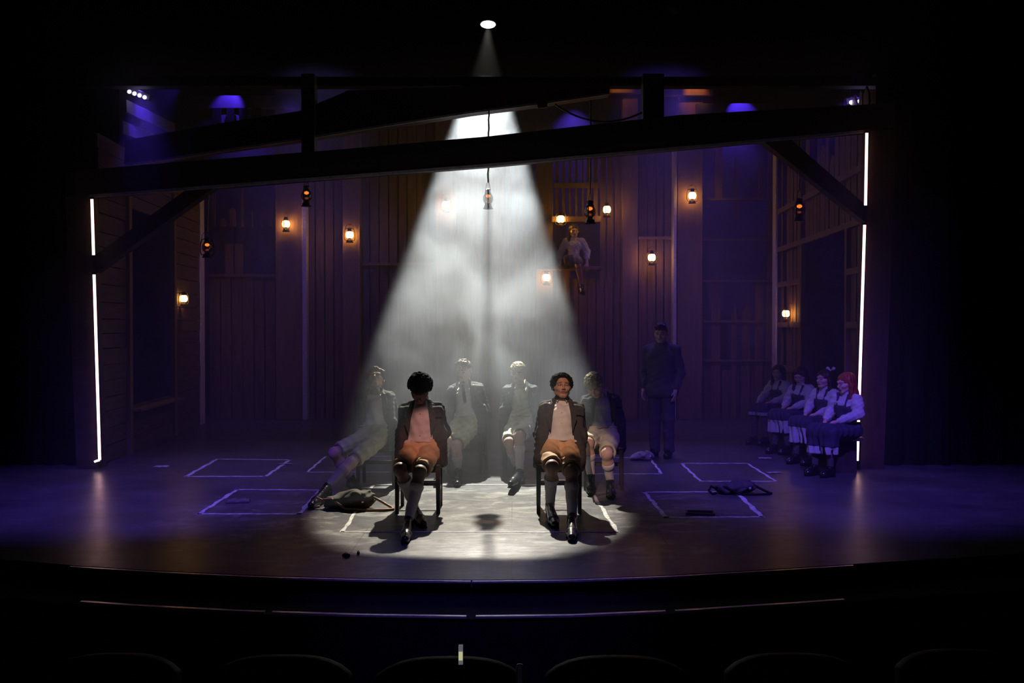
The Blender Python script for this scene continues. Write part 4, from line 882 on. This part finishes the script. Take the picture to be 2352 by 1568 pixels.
pl = planks(1467, 1546, TOP, None, 4, 'grooved board panel with a lantern at its middle', seed=15); rail(1467, 1546, 546, '', parent=pl)
column(1546, 1555, TOP, 'tall pale batten on the left edge of the right column', Y=18.05, m=trimw, name='edge_batten', cat='batten')
column(1556, 1615, 195, 'tall right column that carries the highest lantern')
rk = empty('open_window_frame', (P(1700, 700, 18.2).x, 18.2, 0), 'tall open window frame with level rails and broken boards at back right', 'window')
for y in (457, 550, 645, 738, 828): rail(1617, 1781, y, '', parent=rk, h=.035)
for x0, x1, y0, y1 in ((1640, 1660, 330, 462), (1686, 1692, 360, 506), (1632, 1655, 640, 1000), (1678, 1692, 700, 1000), (1702, 1723, 698, 1000), (1732, 1753, 645, 1000), (1757, 1780, 645, 1000), (1742, 1750, 370, 460), (1762, 1780, 345, 640)):
    Y = 18.32; a = P(x0, y1, Y); b_ = P(x1, y0, Y); zb = max(0, a.z) if y1 < 1000 else 0; m_ = (a.x + b_.x) / 2; up = y0 > 600 or x0 > 1760
    child(MB().prism([(a.x, Y, zb), (b_.x, Y, zb), (b_.x, Y, b_.z - (.10 if up else 0)), (m_ + .02, Y, b_.z), (a.x + .01, Y, b_.z - (.16 if x0 in (1678, 1702) else .02))], (0, .025, 0)).build('broken_board', wood), rk)
planks(1617, 1781, 850, None, 8, 'low boards under the tall open window frame', Y=18.4, seed=16)
column(1781, 1788, TOP, 'pale corner batten where the back wall meets the right wall', Y=17.2, m=trimw, name='edge_batten', cat='batten')
column(452, 460, 440, 'pale corner batten where the back wall meets the left wall', Y=17.2, m=trimw, name='edge_batten', cat='batten')
# flat some way behind the slats, catching blue light
tag(MB().box((-7.5, 19.2, 0), (7.5, 19.25, 6.4)).build('painted_backcloth', cyc), 'grey backcloth behind the barn wall, seen through gaps in the slats', 'backcloth')
lamp('blue_behind_slats', 'SPOT', (P(1320, 300, 18.9)[0], 18.85, P(1320, 205, 18.9)[2]), BLUE, 130, (P(1320, 500, 19.2)[0], 19.2, 3.2), 80, .8, .05)
lamp('blue_behind_frame', 'SPOT', (P(1700, 300, 18.9)[0], 18.85, P(1700, 250, 18.9)[2]), BLUE, 60, (P(1700, 500, 19.2)[0], 19.2, 2.8), 90, .8, .05)
lamp('blue_behind_left', 'SPOT', (P(560, 300, 18.9)[0], 18.85, P(560, 250, 18.9)[2]), BLUE, 45, (P(560, 500, 19.2)[0], 19.2, 3.4), 90, .8, .05)
# side walls
def sidewall(s, X0, X1, label, name):
    return empty(name, (s * (X0 + X1) / 2, 14.4, 0), label, 'side wall')
LX0, LX1 = -5.02, -5.36
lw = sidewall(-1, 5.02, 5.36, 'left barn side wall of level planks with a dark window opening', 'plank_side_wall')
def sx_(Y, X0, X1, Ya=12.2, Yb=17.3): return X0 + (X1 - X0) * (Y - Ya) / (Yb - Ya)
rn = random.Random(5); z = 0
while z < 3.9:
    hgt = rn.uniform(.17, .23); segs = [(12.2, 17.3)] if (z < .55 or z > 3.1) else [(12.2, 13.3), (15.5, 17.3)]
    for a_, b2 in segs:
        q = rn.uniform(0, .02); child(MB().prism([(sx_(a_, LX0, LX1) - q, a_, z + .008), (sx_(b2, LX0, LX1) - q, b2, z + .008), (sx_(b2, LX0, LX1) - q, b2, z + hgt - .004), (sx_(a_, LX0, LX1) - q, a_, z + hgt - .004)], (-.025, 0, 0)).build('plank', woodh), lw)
    z += hgt
child(MB().bar((sx_(13.3, LX0, LX1) + .05, 13.3, .58), (sx_(15.5, LX0, LX1) + .05, 15.5, .58), .22, .03).build('sill', woodc), lw)
for Yv in (13.3, 15.5): child(MB().box((sx_(Yv, LX0, LX1) - .03, Yv - .05, 0), (sx_(Yv, LX0, LX1) + .04, Yv + .05, 3.9)).build('stud', woodc), lw)
RX0, RX1 = 4.34, 4.62
rw = sidewall(1, 4.34, 4.62, 'right barn side wall of upright boards and rails with a dark doorway', 'board_side_wall')
Y = 12.25; k = 0
while Y < 17.2:
    wd = rn.uniform(.16, .26); top = 4.75 - .9 * rn.random() if Y > 13.2 else 4.6; zb = 3.0 if 13.0 < Y + wd / 2 < 15.5 else 0
    if not (k % 5 == 3 and zb == 0): child(MB().prism([(sx_(Y, RX0, RX1), Y, zb), (sx_(Y + wd, RX0, RX1), Y + wd, zb), (sx_(Y + wd, RX0, RX1), Y + wd, top - .1 * rn.random()), (sx_(Y + wd / 2, RX0, RX1), Y + wd / 2, top + .05), (sx_(Y, RX0, RX1), Y, top - .12 * rn.random())], (.025, 0, 0)).build('board', wood), rw)
    Y += wd + rn.uniform(.015, .07); k += 1
for z in (3.65, 3.0): child(MB().bar((RX0 - .04, 12.2, z), (RX1 - .04, 17.25, z), .05, .08).build('rail', woodc), rw)
for z in (2.4, 1.72, 1.0):
    child(MB().bar((RX0 - .04, 12.2, z), (sx_(13.0, RX0, RX1) - .04, 13.0, z), .05, .08).build('rail', woodc), rw); child(MB().bar((sx_(15.5, RX0, RX1) - .04, 15.5, z), (RX1 - .04, 17.25, z), .05, .08).build('rail', woodc), rw)
for Yv in (13.0, 15.5): child(MB().box((sx_(Yv, RX0, RX1) - .06, Yv - .04, 0), (sx_(Yv, RX0, RX1), Yv + .04, 3.0)).build('door_post', woodc), rw)
tag(MB().box((6.2, 12.5, 0), (6.25, 17.5, 6.0)).build('painted_flat', cyc), 'grey flat in the wing behind the right barn wall, glowing blue above', 'flat')
lamp('blue_wing_right', 'SPOT', (5.3, 14.2, 5.4), BLUE, 160, (6.2, 14.4, 4.4), 110, .8, .05)
# header boards high on the back wall with down-lights
def hboard(x0, x1, y0, y1, Y, label, m=woodc):
    a = P(x0, y1, Y); b = P(x1, y0, Y); return tag(MB().box((a.x, Y, a.z), (b.x, Y + (.125 if Y == 18.0 else .04), b.z)).build('header_board', m, bevel=.004), label, 'board')
hboard(455, 690, 219, 248, 18.0, 'high board with a blue pool of light, upper left', cyc); lamp('blue_downlight_left', 'SPOT', P(528, 196, 17.72), (.09, .03, 1), 45, P(528, 240, 18.0), 75, .5, .03)
for x0, x1, lb_ in ((488, 507, 'first'), (520, 538, 'second'), (549, 567, 'third'), (578, 600, 'fourth')): hboard(x0, x1, 248, 290, 17.965, 'dark %s baluster from the left under the blue-lit upper left board' % lb_, black)
hboard(488, 600, 248, 290, 18.09, 'blue-lit backing board behind the upper left balusters', cyc); lamp('blue_backing_left', 'SPOT', P(540, 244, 18.03), (.09, .03, 1), 14, P(538, 285, 18.15), 120, .8, .02)
hboard(1600, 1790, 237, 262, 18.0, 'high board with a blue pool of light, upper right', cyc); lamp('blue_downlight_right', 'SPOT', P(1700, 214, 17.72), (.09, .03, 1), 45, P(1700, 258, 18.0), 75, .5, .03)
hboard(1522, 1640, 195, 219, 18.0, 'high board glowing orange at the upper right'); hboard(1378, 1474, 192, 213, 18.0, 'high board glowing faint orange, left of the right hanger post'); hboard(624, 690, 180, 193, 18.0, 'high board with a very faint orange glow at upper left')
lamp('amber_downlight', 'SPOT', P(1596, 176, 17.7), (1, .34, .07), 9, P(1596, 210, 18.0), 70, .6, .03); lamp('amber_downlight', 'SPOT', P(1420, 176, 17.7), (1, .34, .07), 4, P(1425, 208, 18.0), 70, .6, .03)
for a_, b2, lb_ in (((288, 243, 12.9), (400, 296, 15.2), 'upper blue-lit raking board over the left side wall'), ((280, 292, 12.9), (352, 318, 15.0), 'lower blue-lit raking board over the left side wall')):
    tag(MB().bar(P(*a_), P(*b2), .03, .16).build('raking_board', cyc), lb_, 'board')
lamp('blue_rake_left', 'SPOT', P(330, 205, 13.4) + Vector((.5, 0, .1)), (.09, .03, 1), 80, P(330, 262, 13.6), 70, .8, .03)
# LED battens
def batten(px, py, Y, ang, n, label):
    p = P(px, py, Y); r = empty('led_batten', tuple(p), label, 'stage light', 'blue battens at the top corners')
    R = Matrix.Rotation(ang, 3, 'Y'); MB().box((-.16, 0, -.03), (.16, .08, .05), R).build('housing', black, r, bevel=.006)
    for k in range(n):
        c = R @ Vector((-.105 + .21 * k / (n - 1), -.012, -.012)); MB().lathe([(.012, 0), (.024, .012), (.022, .018)], c, 12, Matrix.Rotation(math.pi / 2, 3, 'X')).build('lens', ledw, r, True)
    MB().tube([R @ Vector((-.1, .04, .05)), Vector((-.1, .04, .35))], .008, 6).build('yoke', black, r)
batten(317, 216, 13.0, .35, 4, 'blue-white batten of small lamps at the top left corner'); batten(1972, 232, 13.0, -.1, 3, 'blue-white batten of small lamps at the top right corner')
# main overhead spotlight
sp = empty('stage_spotlight', tuple(LPOS), 'bright round overhead spotlight that throws the smoky white beam', 'stage light')
Rm = Vector((0, math.cos(math.radians(78)), math.sin(math.radians(78)))).to_track_quat('Z', 'Y').to_matrix()
MB().lathe([(.125, .035), (.135, .03), (.14, .12), (.12, .40), (.08, .47), (.03, .48)], (0, 0, 0), 28, Rm).build('housing', black, sp, True)
MB().lathe([(.118, .026), (.05, .018), (.01, .014)], (0, 0, 0), 28, Rm).build('lens', lensm, sp, True)
MB().tube([Rm @ Vector((-.15, 0, .2)), Vector((-.15, 0, .55)), Vector((.15, 0, .55)), Rm @ Vector((.15, 0, .2))], .012, 6).build('yoke', black, sp)
MB().tube([Vector((0, 0, .55)), Vector((0, 0, .8))], .02, 8).build('clamp', black, sp)
tag(MB().tube([(-7, LPOS.y, LPOS.z + .82), (7, LPOS.y, LPOS.z + .82)], .024, 10).build('lighting_bar', black), 'black pipe across the top that the spotlight hangs from', 'pipe')
p = P(1548, 22, 15.5); o = empty('stage_lamp', tuple(p), 'unlit dark stage lamp high at the top right of centre', 'stage light')
MB().lathe([(.10, 0), (.11, .02), (.10, .25), (.05, .32)], (0, 0, 0), 20, Matrix.Rotation(-.5, 3, 'X') @ Matrix.Rotation(.4, 3, 'Y')).build('housing', black, o, True); MB().lathe([(.085, .03), (.04, .028), (.01, .025)], (0, 0, 0), 20, Matrix.Rotation(-.5, 3, 'X') @ Matrix.Rotation(.4, 3, 'Y')).build('lens', lantm, o, True)

# ------------------------------------------------------------------ floor marks and props
def tape(c, label, wd=.03):
    mb = []; r = empty('tape_outline', tuple(sum([FL(*q) for q in c], Vector()) / 4), label, 'floor marking', 'white outlines marked on the stage floor')
    for i in range(4):
        if c[i] is None: continue
        a, b = FL(*c[i]), FL(*c[(i + 1) % 4]); d = (b - a).normalized(); n = Vector((-d.y, d.x, 0)); rr = random.Random(i * 7 + int(c[0][0])); m = 24; b_ = MB(); off = rr.uniform(0, 6)
        for k in range(m + 1):
            p = a.lerp(b, k / m) - d * wd * .5 + d * wd * k / m + n * .006 * math.sin(k * .9 + off); w2 = wd * rr.uniform(.32, .62)
            for q in (p - n * w2, p + n * w2): b_.v += [(q.x, q.y, .0008), (q.x, q.y, .0025)]
        for k in range(m):
            j = k * 4; b_.f += [[j + 1, j + 3, j + 7, j + 5], [j, j + 4, j + 6, j + 2], [j, j + 1, j + 5, j + 4], [j + 2, j + 6, j + 7, j + 3]]
        b_.f += [[0, 2, 3, 1], [m * 4, m * 4 + 1, m * 4 + 3, m * 4 + 2]]
        child(b_.build('tape_strip', tapem), r)
tape([(787, 1221), (1418, 1222), (1348, 1113), (858, 1113)], 'largest white outline around the two front chairs', .034)
tape([(457, 1180), (688, 1180), (736, 1125), (545, 1124)], 'white outline front left with an open book inside it', .045)
tape([(427, 1094), (610, 1094), (666, 1056), (500, 1054)], 'white outline at the back left of the floor', .045)
tape([(706, 1084), (905, 1084), (925, 1048), (748, 1048)], 'white outline behind the boy with his head thrown back', .03)
tape([(1350, 1088), (1520, 1088), (1492, 1051), (1345, 1050)], 'white outline behind the curly-haired boy, under the pale satchel', .03)
tape([(1609, 1105), (1782, 1105), (1716, 1064), (1565, 1064)], 'white outline farthest right on the floor, empty inside', .032)
tape([(1530, 1188), (1750, 1187), (1690, 1129), (1480, 1130)], 'white outline front right with a dark slate on its near edge', .045)

def sdf_prop(name, label, cat, org, parts, m, h=.006, fn=None):
    lo = np.min([p[0] for p in parts] + [p[1] for p in parts], 0) - .2; hi = np.max([p[0] for p in parts] + [p[1] for p in parts], 0) + .2
    return lo, hi
def bag(c, yaw, label, m, ms, sc=1.0, name='shoulder_bag', strap=True, dark=False):
    c = V3(c); r = empty(name, tuple(c), label, 'bag'); R = rot(yaw)
    def t(x, y, z): return c + R @ (V3((x, y, z)) * sc)
    f = Field(c - V3((.45, .35, .02)) * sc, c + V3((.45, .35, .3)) * sc, .007)
    f.ell(t(0, 0, .07), (.24 * sc, .13 * sc, .085 * sc), R, .03).ell(t(.09, -.01, .11), (.13 * sc, .11 * sc, .07 * sc), R, .04).ell(t(-.16, .0, .05), (.10 * sc, .11 * sc, .05 * sc), R, .03)
    f.clip(c + V3((0, 0, .003)), (0, 0, -1)); f.near(wr(.009, 34, 26, 30, yaw, .006), .05); f.clip(c + V3((0, 0, .003)), (0, 0, -1))
    link('pouch', f.mesh('pouch', c), m, r)
    f = Field(c - V3((.3, .3, .02)) * sc, c + V3((.35, .3, .3)) * sc, .007); f.ell(t(.06, -.03, .105), (.15 * sc, .12 * sc, .07 * sc), R, .02); f.near(wr(.009, 30, 26, 34, yaw + 1, .006), .05); f.clip(t(0, 0, .06), (0, 0, -1)); link('flap', f.mesh('flap', c), m, r)
    if strap:
        pts_ = [t(.20, -.02, .12), t(.30, -.03, .07), t(.40, -.06, .02), t(.43, -.10, .012), (t(.36, -.16, .012)), t(.18, -.17, .012), t(-.02, -.16, .02), t(-.16, -.10, .10), t(-.26, -.02, .08)]
        o = MB().tube([Vector(q - c) for q in pts_], .013, 6).build('strap', ms, r, True)
        o = MB().tube([Vector(q - c) for q in (t(-.24, .0, .06), t(-.33, -.02, .10), t(-.37, -.05, .05), t(-.33, -.09, .015), t(-.28, -.10, .03))], .012, 6).build('handle', ms, r, True)
    o = MB().lathe([(.012, 0), (.014, .004), (.008, .007)], Vector(t(.14, -.135, .085) - c), 10, Matrix.Rotation(math.pi / 2, 3, 'X')).build('buckle', metal, r, True)
canvas = mat('brown_olive_canvas', (.075, .058, .042), .85, var=.25, scale=14, bump=.2); leath = mat('tan_leather_strap', (.36, .18, .09), .5, var=.2)
bag(FL(806, 1166), -3, 'crumpled brown canvas shoulder bag with tan strap on the floor, front left', canvas, leath, .98)
bag(FL(1474, 1056), 8, 'pale crumpled satchel lying behind the boys, right of the pool of light', mat('pale_grey_canvas', (.34, .30, .29), .85, var=.15), leath, .62, 'satchel', False)
bag(FL(1690, 1133), 6, 'dark bag lying on the floor at the right between two white outlines', mat('dark_canvas', (.07, .06, .065), .85, var=.2), black, .80, 'duffel_bag', True)
def book(c, yaw, label, m, sc=1.0, openb=True):
    r = empty('open_book' if openb else 'slate', tuple(c), label, 'book' if openb else 'slate', rz=math.radians(yaw))
    if openb:
        MB().box((-.15 * sc, -.11 * sc, .002), (.15 * sc, .11 * sc, .008)).build('cover', mat('dark_book_cloth', (.06, .05, .05), .7), r)
        for s in (-1, 1): MB().prism([(0, -.10 * sc, .008), (s * .05 * sc, -.10 * sc, .024), (s * .14 * sc, -.10 * sc, .012), (s * .14 * sc, -.10 * sc, .008)], (0, .20 * sc, 0)).build('page_block', m, r)
    else:
        MB().box((-.19 * sc, -.11 * sc, .003), (.19 * sc, .11 * sc, .012)).build('slate_panel', black, r)
        for a, b in (((-.19, -.115), (.19, -.115)), ((-.19, .115), (.19, .115)), ((-.195, -.12), (-.195, .12)), ((.195, -.12), (.195, .12))): MB().bar((a[0] * sc, a[1] * sc, .012), (b[0] * sc, b[1] * sc, .012), .022 * sc, .02).build('frame_side', chairm, r)
book(FL(547, 1152), 12, 'small open book lying inside the front left white outline', mat('aged_pages', (.16, .14, .13), .8), .75)
book(FL(1608, 1180), -8, 'dark framed slate lying on the near edge of the front right outline', black, .62, False)
def sheet(px, py, yaw, w_, h, label, m=paperm):
    c = FL(px, py); R = Matrix.Rotation(math.radians(yaw), 3, 'Z'); b = MB(); n = 6
    for i in range(n + 1):
        for z in (0.0, .0015):
            for s in (-1, 1): b.v.append(tuple(R @ Vector((-w_ / 2 + w_ * i / n, s * h / 2, .004 + z + .006 * abs(math.sin(i * 1.1))))))
    for i in range(n):
        j = i * 4; b.f += [[j, j + 1, j + 5, j + 4], [j + 2, j + 6, j + 7, j + 3], [j, j + 4, j + 6, j + 2], [j + 1, j + 3, j + 7, j + 5]]
    b.f += [[0, 2, 3, 1], [n * 4, n * 4 + 1, n * 4 + 3, n * 4 + 2]]
    o = b.build('paper_sheet', m); o.location = c; tag(o, label, 'paper')
sheet(370, 1072, 5, .17, .12, 'small pale paper on the floor at the far left'); sheet(1757, 1053, -3, .16, .07, 'small pale paper in front of the girls on the bench'); sheet(1778, 1086, 10, .15, .10, 'curled paper beside the far right white outline', mat('grey_paper', (.3, .29, .3), .8)); sheet(655, 1066, 0, .17, .07, 'pale paper at the right corner of the back left outline', mat('grey_paper', (.3, .29, .3), .8))
for px, py, w_, lb_ in ((795, 1278, .055, 'small black clip on the floor near the front edge'), (823, 1273, .022, 'tiny black scrap right of the small black clip')):
    c = FL(px, py); r = empty('black_clip', tuple(c), lb_, 'clip', rz=-.3); MB().box((-w_ / 2, -w_ / 4, 0), (w_ / 2, w_ / 4, .02)).build('body', black, r, bevel=.004); MB().tube([(-w_ / 3, 0, .02), (0, 0, .03), (w_ / 3, 0, .02)], .003, 6).build('wire_arm', lantm, r)

# ------------------------------------------------------------------ auditorium rail and seats in the dark foreground
seatm = mat('dark_seat_velvet', (.012, .012, .014), .9, var=.2, spec=.1); seatr = mat('seat_back_shell', (.008, .008, .009), .6, spec=.12)
def tseat(px, py, Y, label, grp=True):
    p = P(px, py, Y); r = empty('theatre_seat', (p.x, Y, -.95), label, 'seat', 'theatre seats facing the stage'); zt = p.z + .95
    b = MB(); n = 12
    for k in range(n + 1):
        a = -1 + 2 * k / n; x = .25 * a; y = .05 * (1 - a * a); z = zt - .05 * a ** 4
        b.v += [(x, y, zt - .55), (x, y, z), (x, y + .07, z - .01), (x, y + .07, zt - .55)]
    for k in range(n):
        for j in range(4): b.f.append([k * 4 + j, k * 4 + (j + 1) % 4, (k + 1) * 4 + (j + 1) % 4, (k + 1) * 4 + j])
    b.f += [[0, 1, 2, 3], [n * 4 + 3, n * 4 + 2, n * 4 + 1, n * 4]]
    b.build('backrest', seatr, r, True, bevel=.01); MB().box((-.23, .05, zt - .60), (.23, .50, zt - .50)).build('seat_cushion', seatm, r, bevel=.02); MB().box((-.04, .1, 0), (.04, .3, zt - .6)).build('pedestal', black, r)
    for s in (-1, 1): MB().box((s * .27 - .02, .05, zt - .5), (s * .27 + .02, .42, zt - .32)).build('armrest', seatr, r, bevel=.01)
for i, (px, py, Y, lb_) in enumerate(((1030, 1525, 3.3, 'dark seat back at the bottom of the view, left of the silver post'), (640, 1520, 3.5, 'dark seat back at the lower left, second from the centre seat'), (250, 1515, 3.7, 'dark seat back at the far lower left'), (1420, 1522, 3.4, 'dark seat back at the lower right, next to the centre seat'), (1830, 1515, 3.6, 'dark seat back at the lower right, third from the centre seat'), (2220, 1505, 3.8, 'dark seat back at the far lower right'))): tseat(px, py, Y, lb_)
a, b_ = P(1053, 1526, 3.1), P(1063, 1483, 3.1); r = empty('aisle_marker', tuple(a), 'small upright grey and yellow marker in the dark at bottom centre', 'marker')
q = MB().box((a.x, 3.1, a.z), (b_.x, 3.115, b_.z)).build('plate', mat('grey_marker_glow', (.3, .3, .32), .5, emit=(.28, .28, .33), estr=.32)); child(q, r)  # plate is no lamp; emission stands in for light it catches
a2, b2 = P(1053.5, 1516, 3.097), P(1062.5, 1497, 3.097); q = MB().box((a2.x, 3.096, a2.z), (b2.x, 3.099, b2.z)).build('yellow_band', mat('yellow_marker_glow', (.6, .6, .3), .5, emit=(.62, .60, .32), estr=.75)); child(q, r); lbl(q, 'pale yellow band with emission put in for light')  # band emission also stands in for caught light
q = MB().box((a.x - .001, 3.095, -.95), (b_.x + .001, 3.12, a.z)).build('stand', black); child(q, r)
p = P(1194, 1524, 3.0); r = empty('silver_post', (p.x, 3.0, -.95), 'slim silver post with rounded top at the bottom edge of the view', 'post'); MB().lathe([(.012, 0), (.012, p.z + .95 - .01), (.009, p.z + .95 - .002), (.003, p.z + .95)], n=14).build('tube', metal, r, True); MB().lathe([(.05, 0), (.05, .01), (.015, .02)], n=16).build('base', black, r)

# ------------------------------------------------------------------ haze
def vol(name, density, aniso, col, noise=None):
    m = bpy.data.materials.new(name); m.use_nodes = True; nt = m.node_tree; nt.nodes.clear(); o = nt.nodes.new('ShaderNodeOutputMaterial'); v = nt.nodes.new('ShaderNodeVolumeScatter')
    v.inputs['Color'].default_value = (*col, 1); v.inputs['Density'].default_value = density; v.inputs['Anisotropy'].default_value = aniso; nt.links.new(v.outputs[0], o.inputs['Volume'])
    if noise:
        tc = nt.nodes.new('ShaderNodeTexCoord'); mp = nt.nodes.new('ShaderNodeMapping'); mp.inputs['Scale'].default_value = noise['stretch']; nt.links.new(tc.outputs['Object'], mp.inputs[0])
        n = nt.nodes.new('ShaderNodeTexNoise'); n.inputs['Scale'].default_value = noise['scale']; n.inputs['Detail'].default_value = 4; n.inputs['Roughness'].default_value = .6; n.inputs['Distortion'].default_value = .6; nt.links.new(mp.outputs[0], n.inputs['Vector'])
        r = nt.nodes.new('ShaderNodeMapRange'); r.inputs[1].default_value = noise['lo']; r.inputs[2].default_value = noise['hi']; r.inputs[3].default_value = noise['min']; r.inputs[4].default_value = noise['max']; nt.links.new(n.outputs['Fac'], r.inputs[0])
        # smoke thins toward the floor and toward the top
        sx = nt.nodes.new('ShaderNodeSeparateXYZ'); nt.links.new(tc.outputs['Object'], sx.inputs[0])
        fz = nt.nodes.new('ShaderNodeValToRGB'); e = fz.color_ramp.elements; zs = noise['zr']; e[0].position = 0; e[0].color = (zs[0][1],) * 3 + (1,); e[1].position = 1; e[1].color = (zs[-1][1],) * 3 + (1,)
        for zz, vv in zs[1:-1]: q = e.new(zz / 6.0); q.color = (vv,) * 3 + (1,)
        dv = nt.nodes.new('ShaderNodeMath'); dv.operation = 'DIVIDE'; dv.inputs[1].default_value = 6.0; nt.links.new(sx.outputs[2], dv.inputs[0]); nt.links.new(dv.outputs[0], fz.inputs[0])
        mu = nt.nodes.new('ShaderNodeMath'); mu.operation = 'MULTIPLY'; nt.links.new(r.outputs[0], mu.inputs[0]); nt.links.new(fz.outputs[0], mu.inputs[1]); nt.links.new(mu.outputs[0], v.inputs['Density'])
    return m
hz2 = MB().box((-2.4, 13.0, 5.27), (1.6, 16.6, 7.6)).build('upper_haze', vol('faint_upper_haze', .00022, .25, (.9, .85, .8)))
tag(hz2, 'very faint haze high under the spotlight', 'haze'); hz2['kind'] = 'stuff'
hz = MB().box((-4.98, 9.95, .004), (4.5, 19.1, 5.25)).build('stage_haze', vol('thin_stage_haze', .034, .3, (.9, .92, 1)))
tag(hz, 'thin even haze filling the whole set', 'haze'); hz['kind'] = 'stuff'
# thicker drifting smoke where the spotlight passes
A0 = LPOS + spot_dir * 2.3; ln_ = 10.8; Rz = spot_dir.to_track_quat('Z', 'Y').to_matrix(); ra = math.tan(math.radians(10.4))
b = MB(); n = 24
for t_ in (2.0, 10.3):
    for j in range(n): a = 2 * math.pi * j / n; p = LPOS + spot_dir * t_ + Rz @ Vector((ra * t_ * math.cos(a), ra * t_ * math.sin(a), 0)); b.v.append((p.x, p.y, max(p.z, .006)))
for j in range(n): b.f.append([j, (j + 1) % n, n + (j + 1) % n, n + j])
b.f += [list(range(n)), list(range(n, 2 * n))]
sm = b.build('drifting_smoke', vol('drifting_smoke', .15, .25, (.72, .85, 1.0), dict(stretch=(1, .5, 1), scale=1.35, lo=.42, hi=.60, min=.035, max=.25, zr=[(0, .04), (.7, .14), (1.4, .75), (2.1, 1.0), (3.0, .68), (4.5, .42), (6, .2)])))
tag(sm, 'thick drifting smoke lit inside the cone of the spotlight', 'smoke'); sm['kind'] = 'stuff'
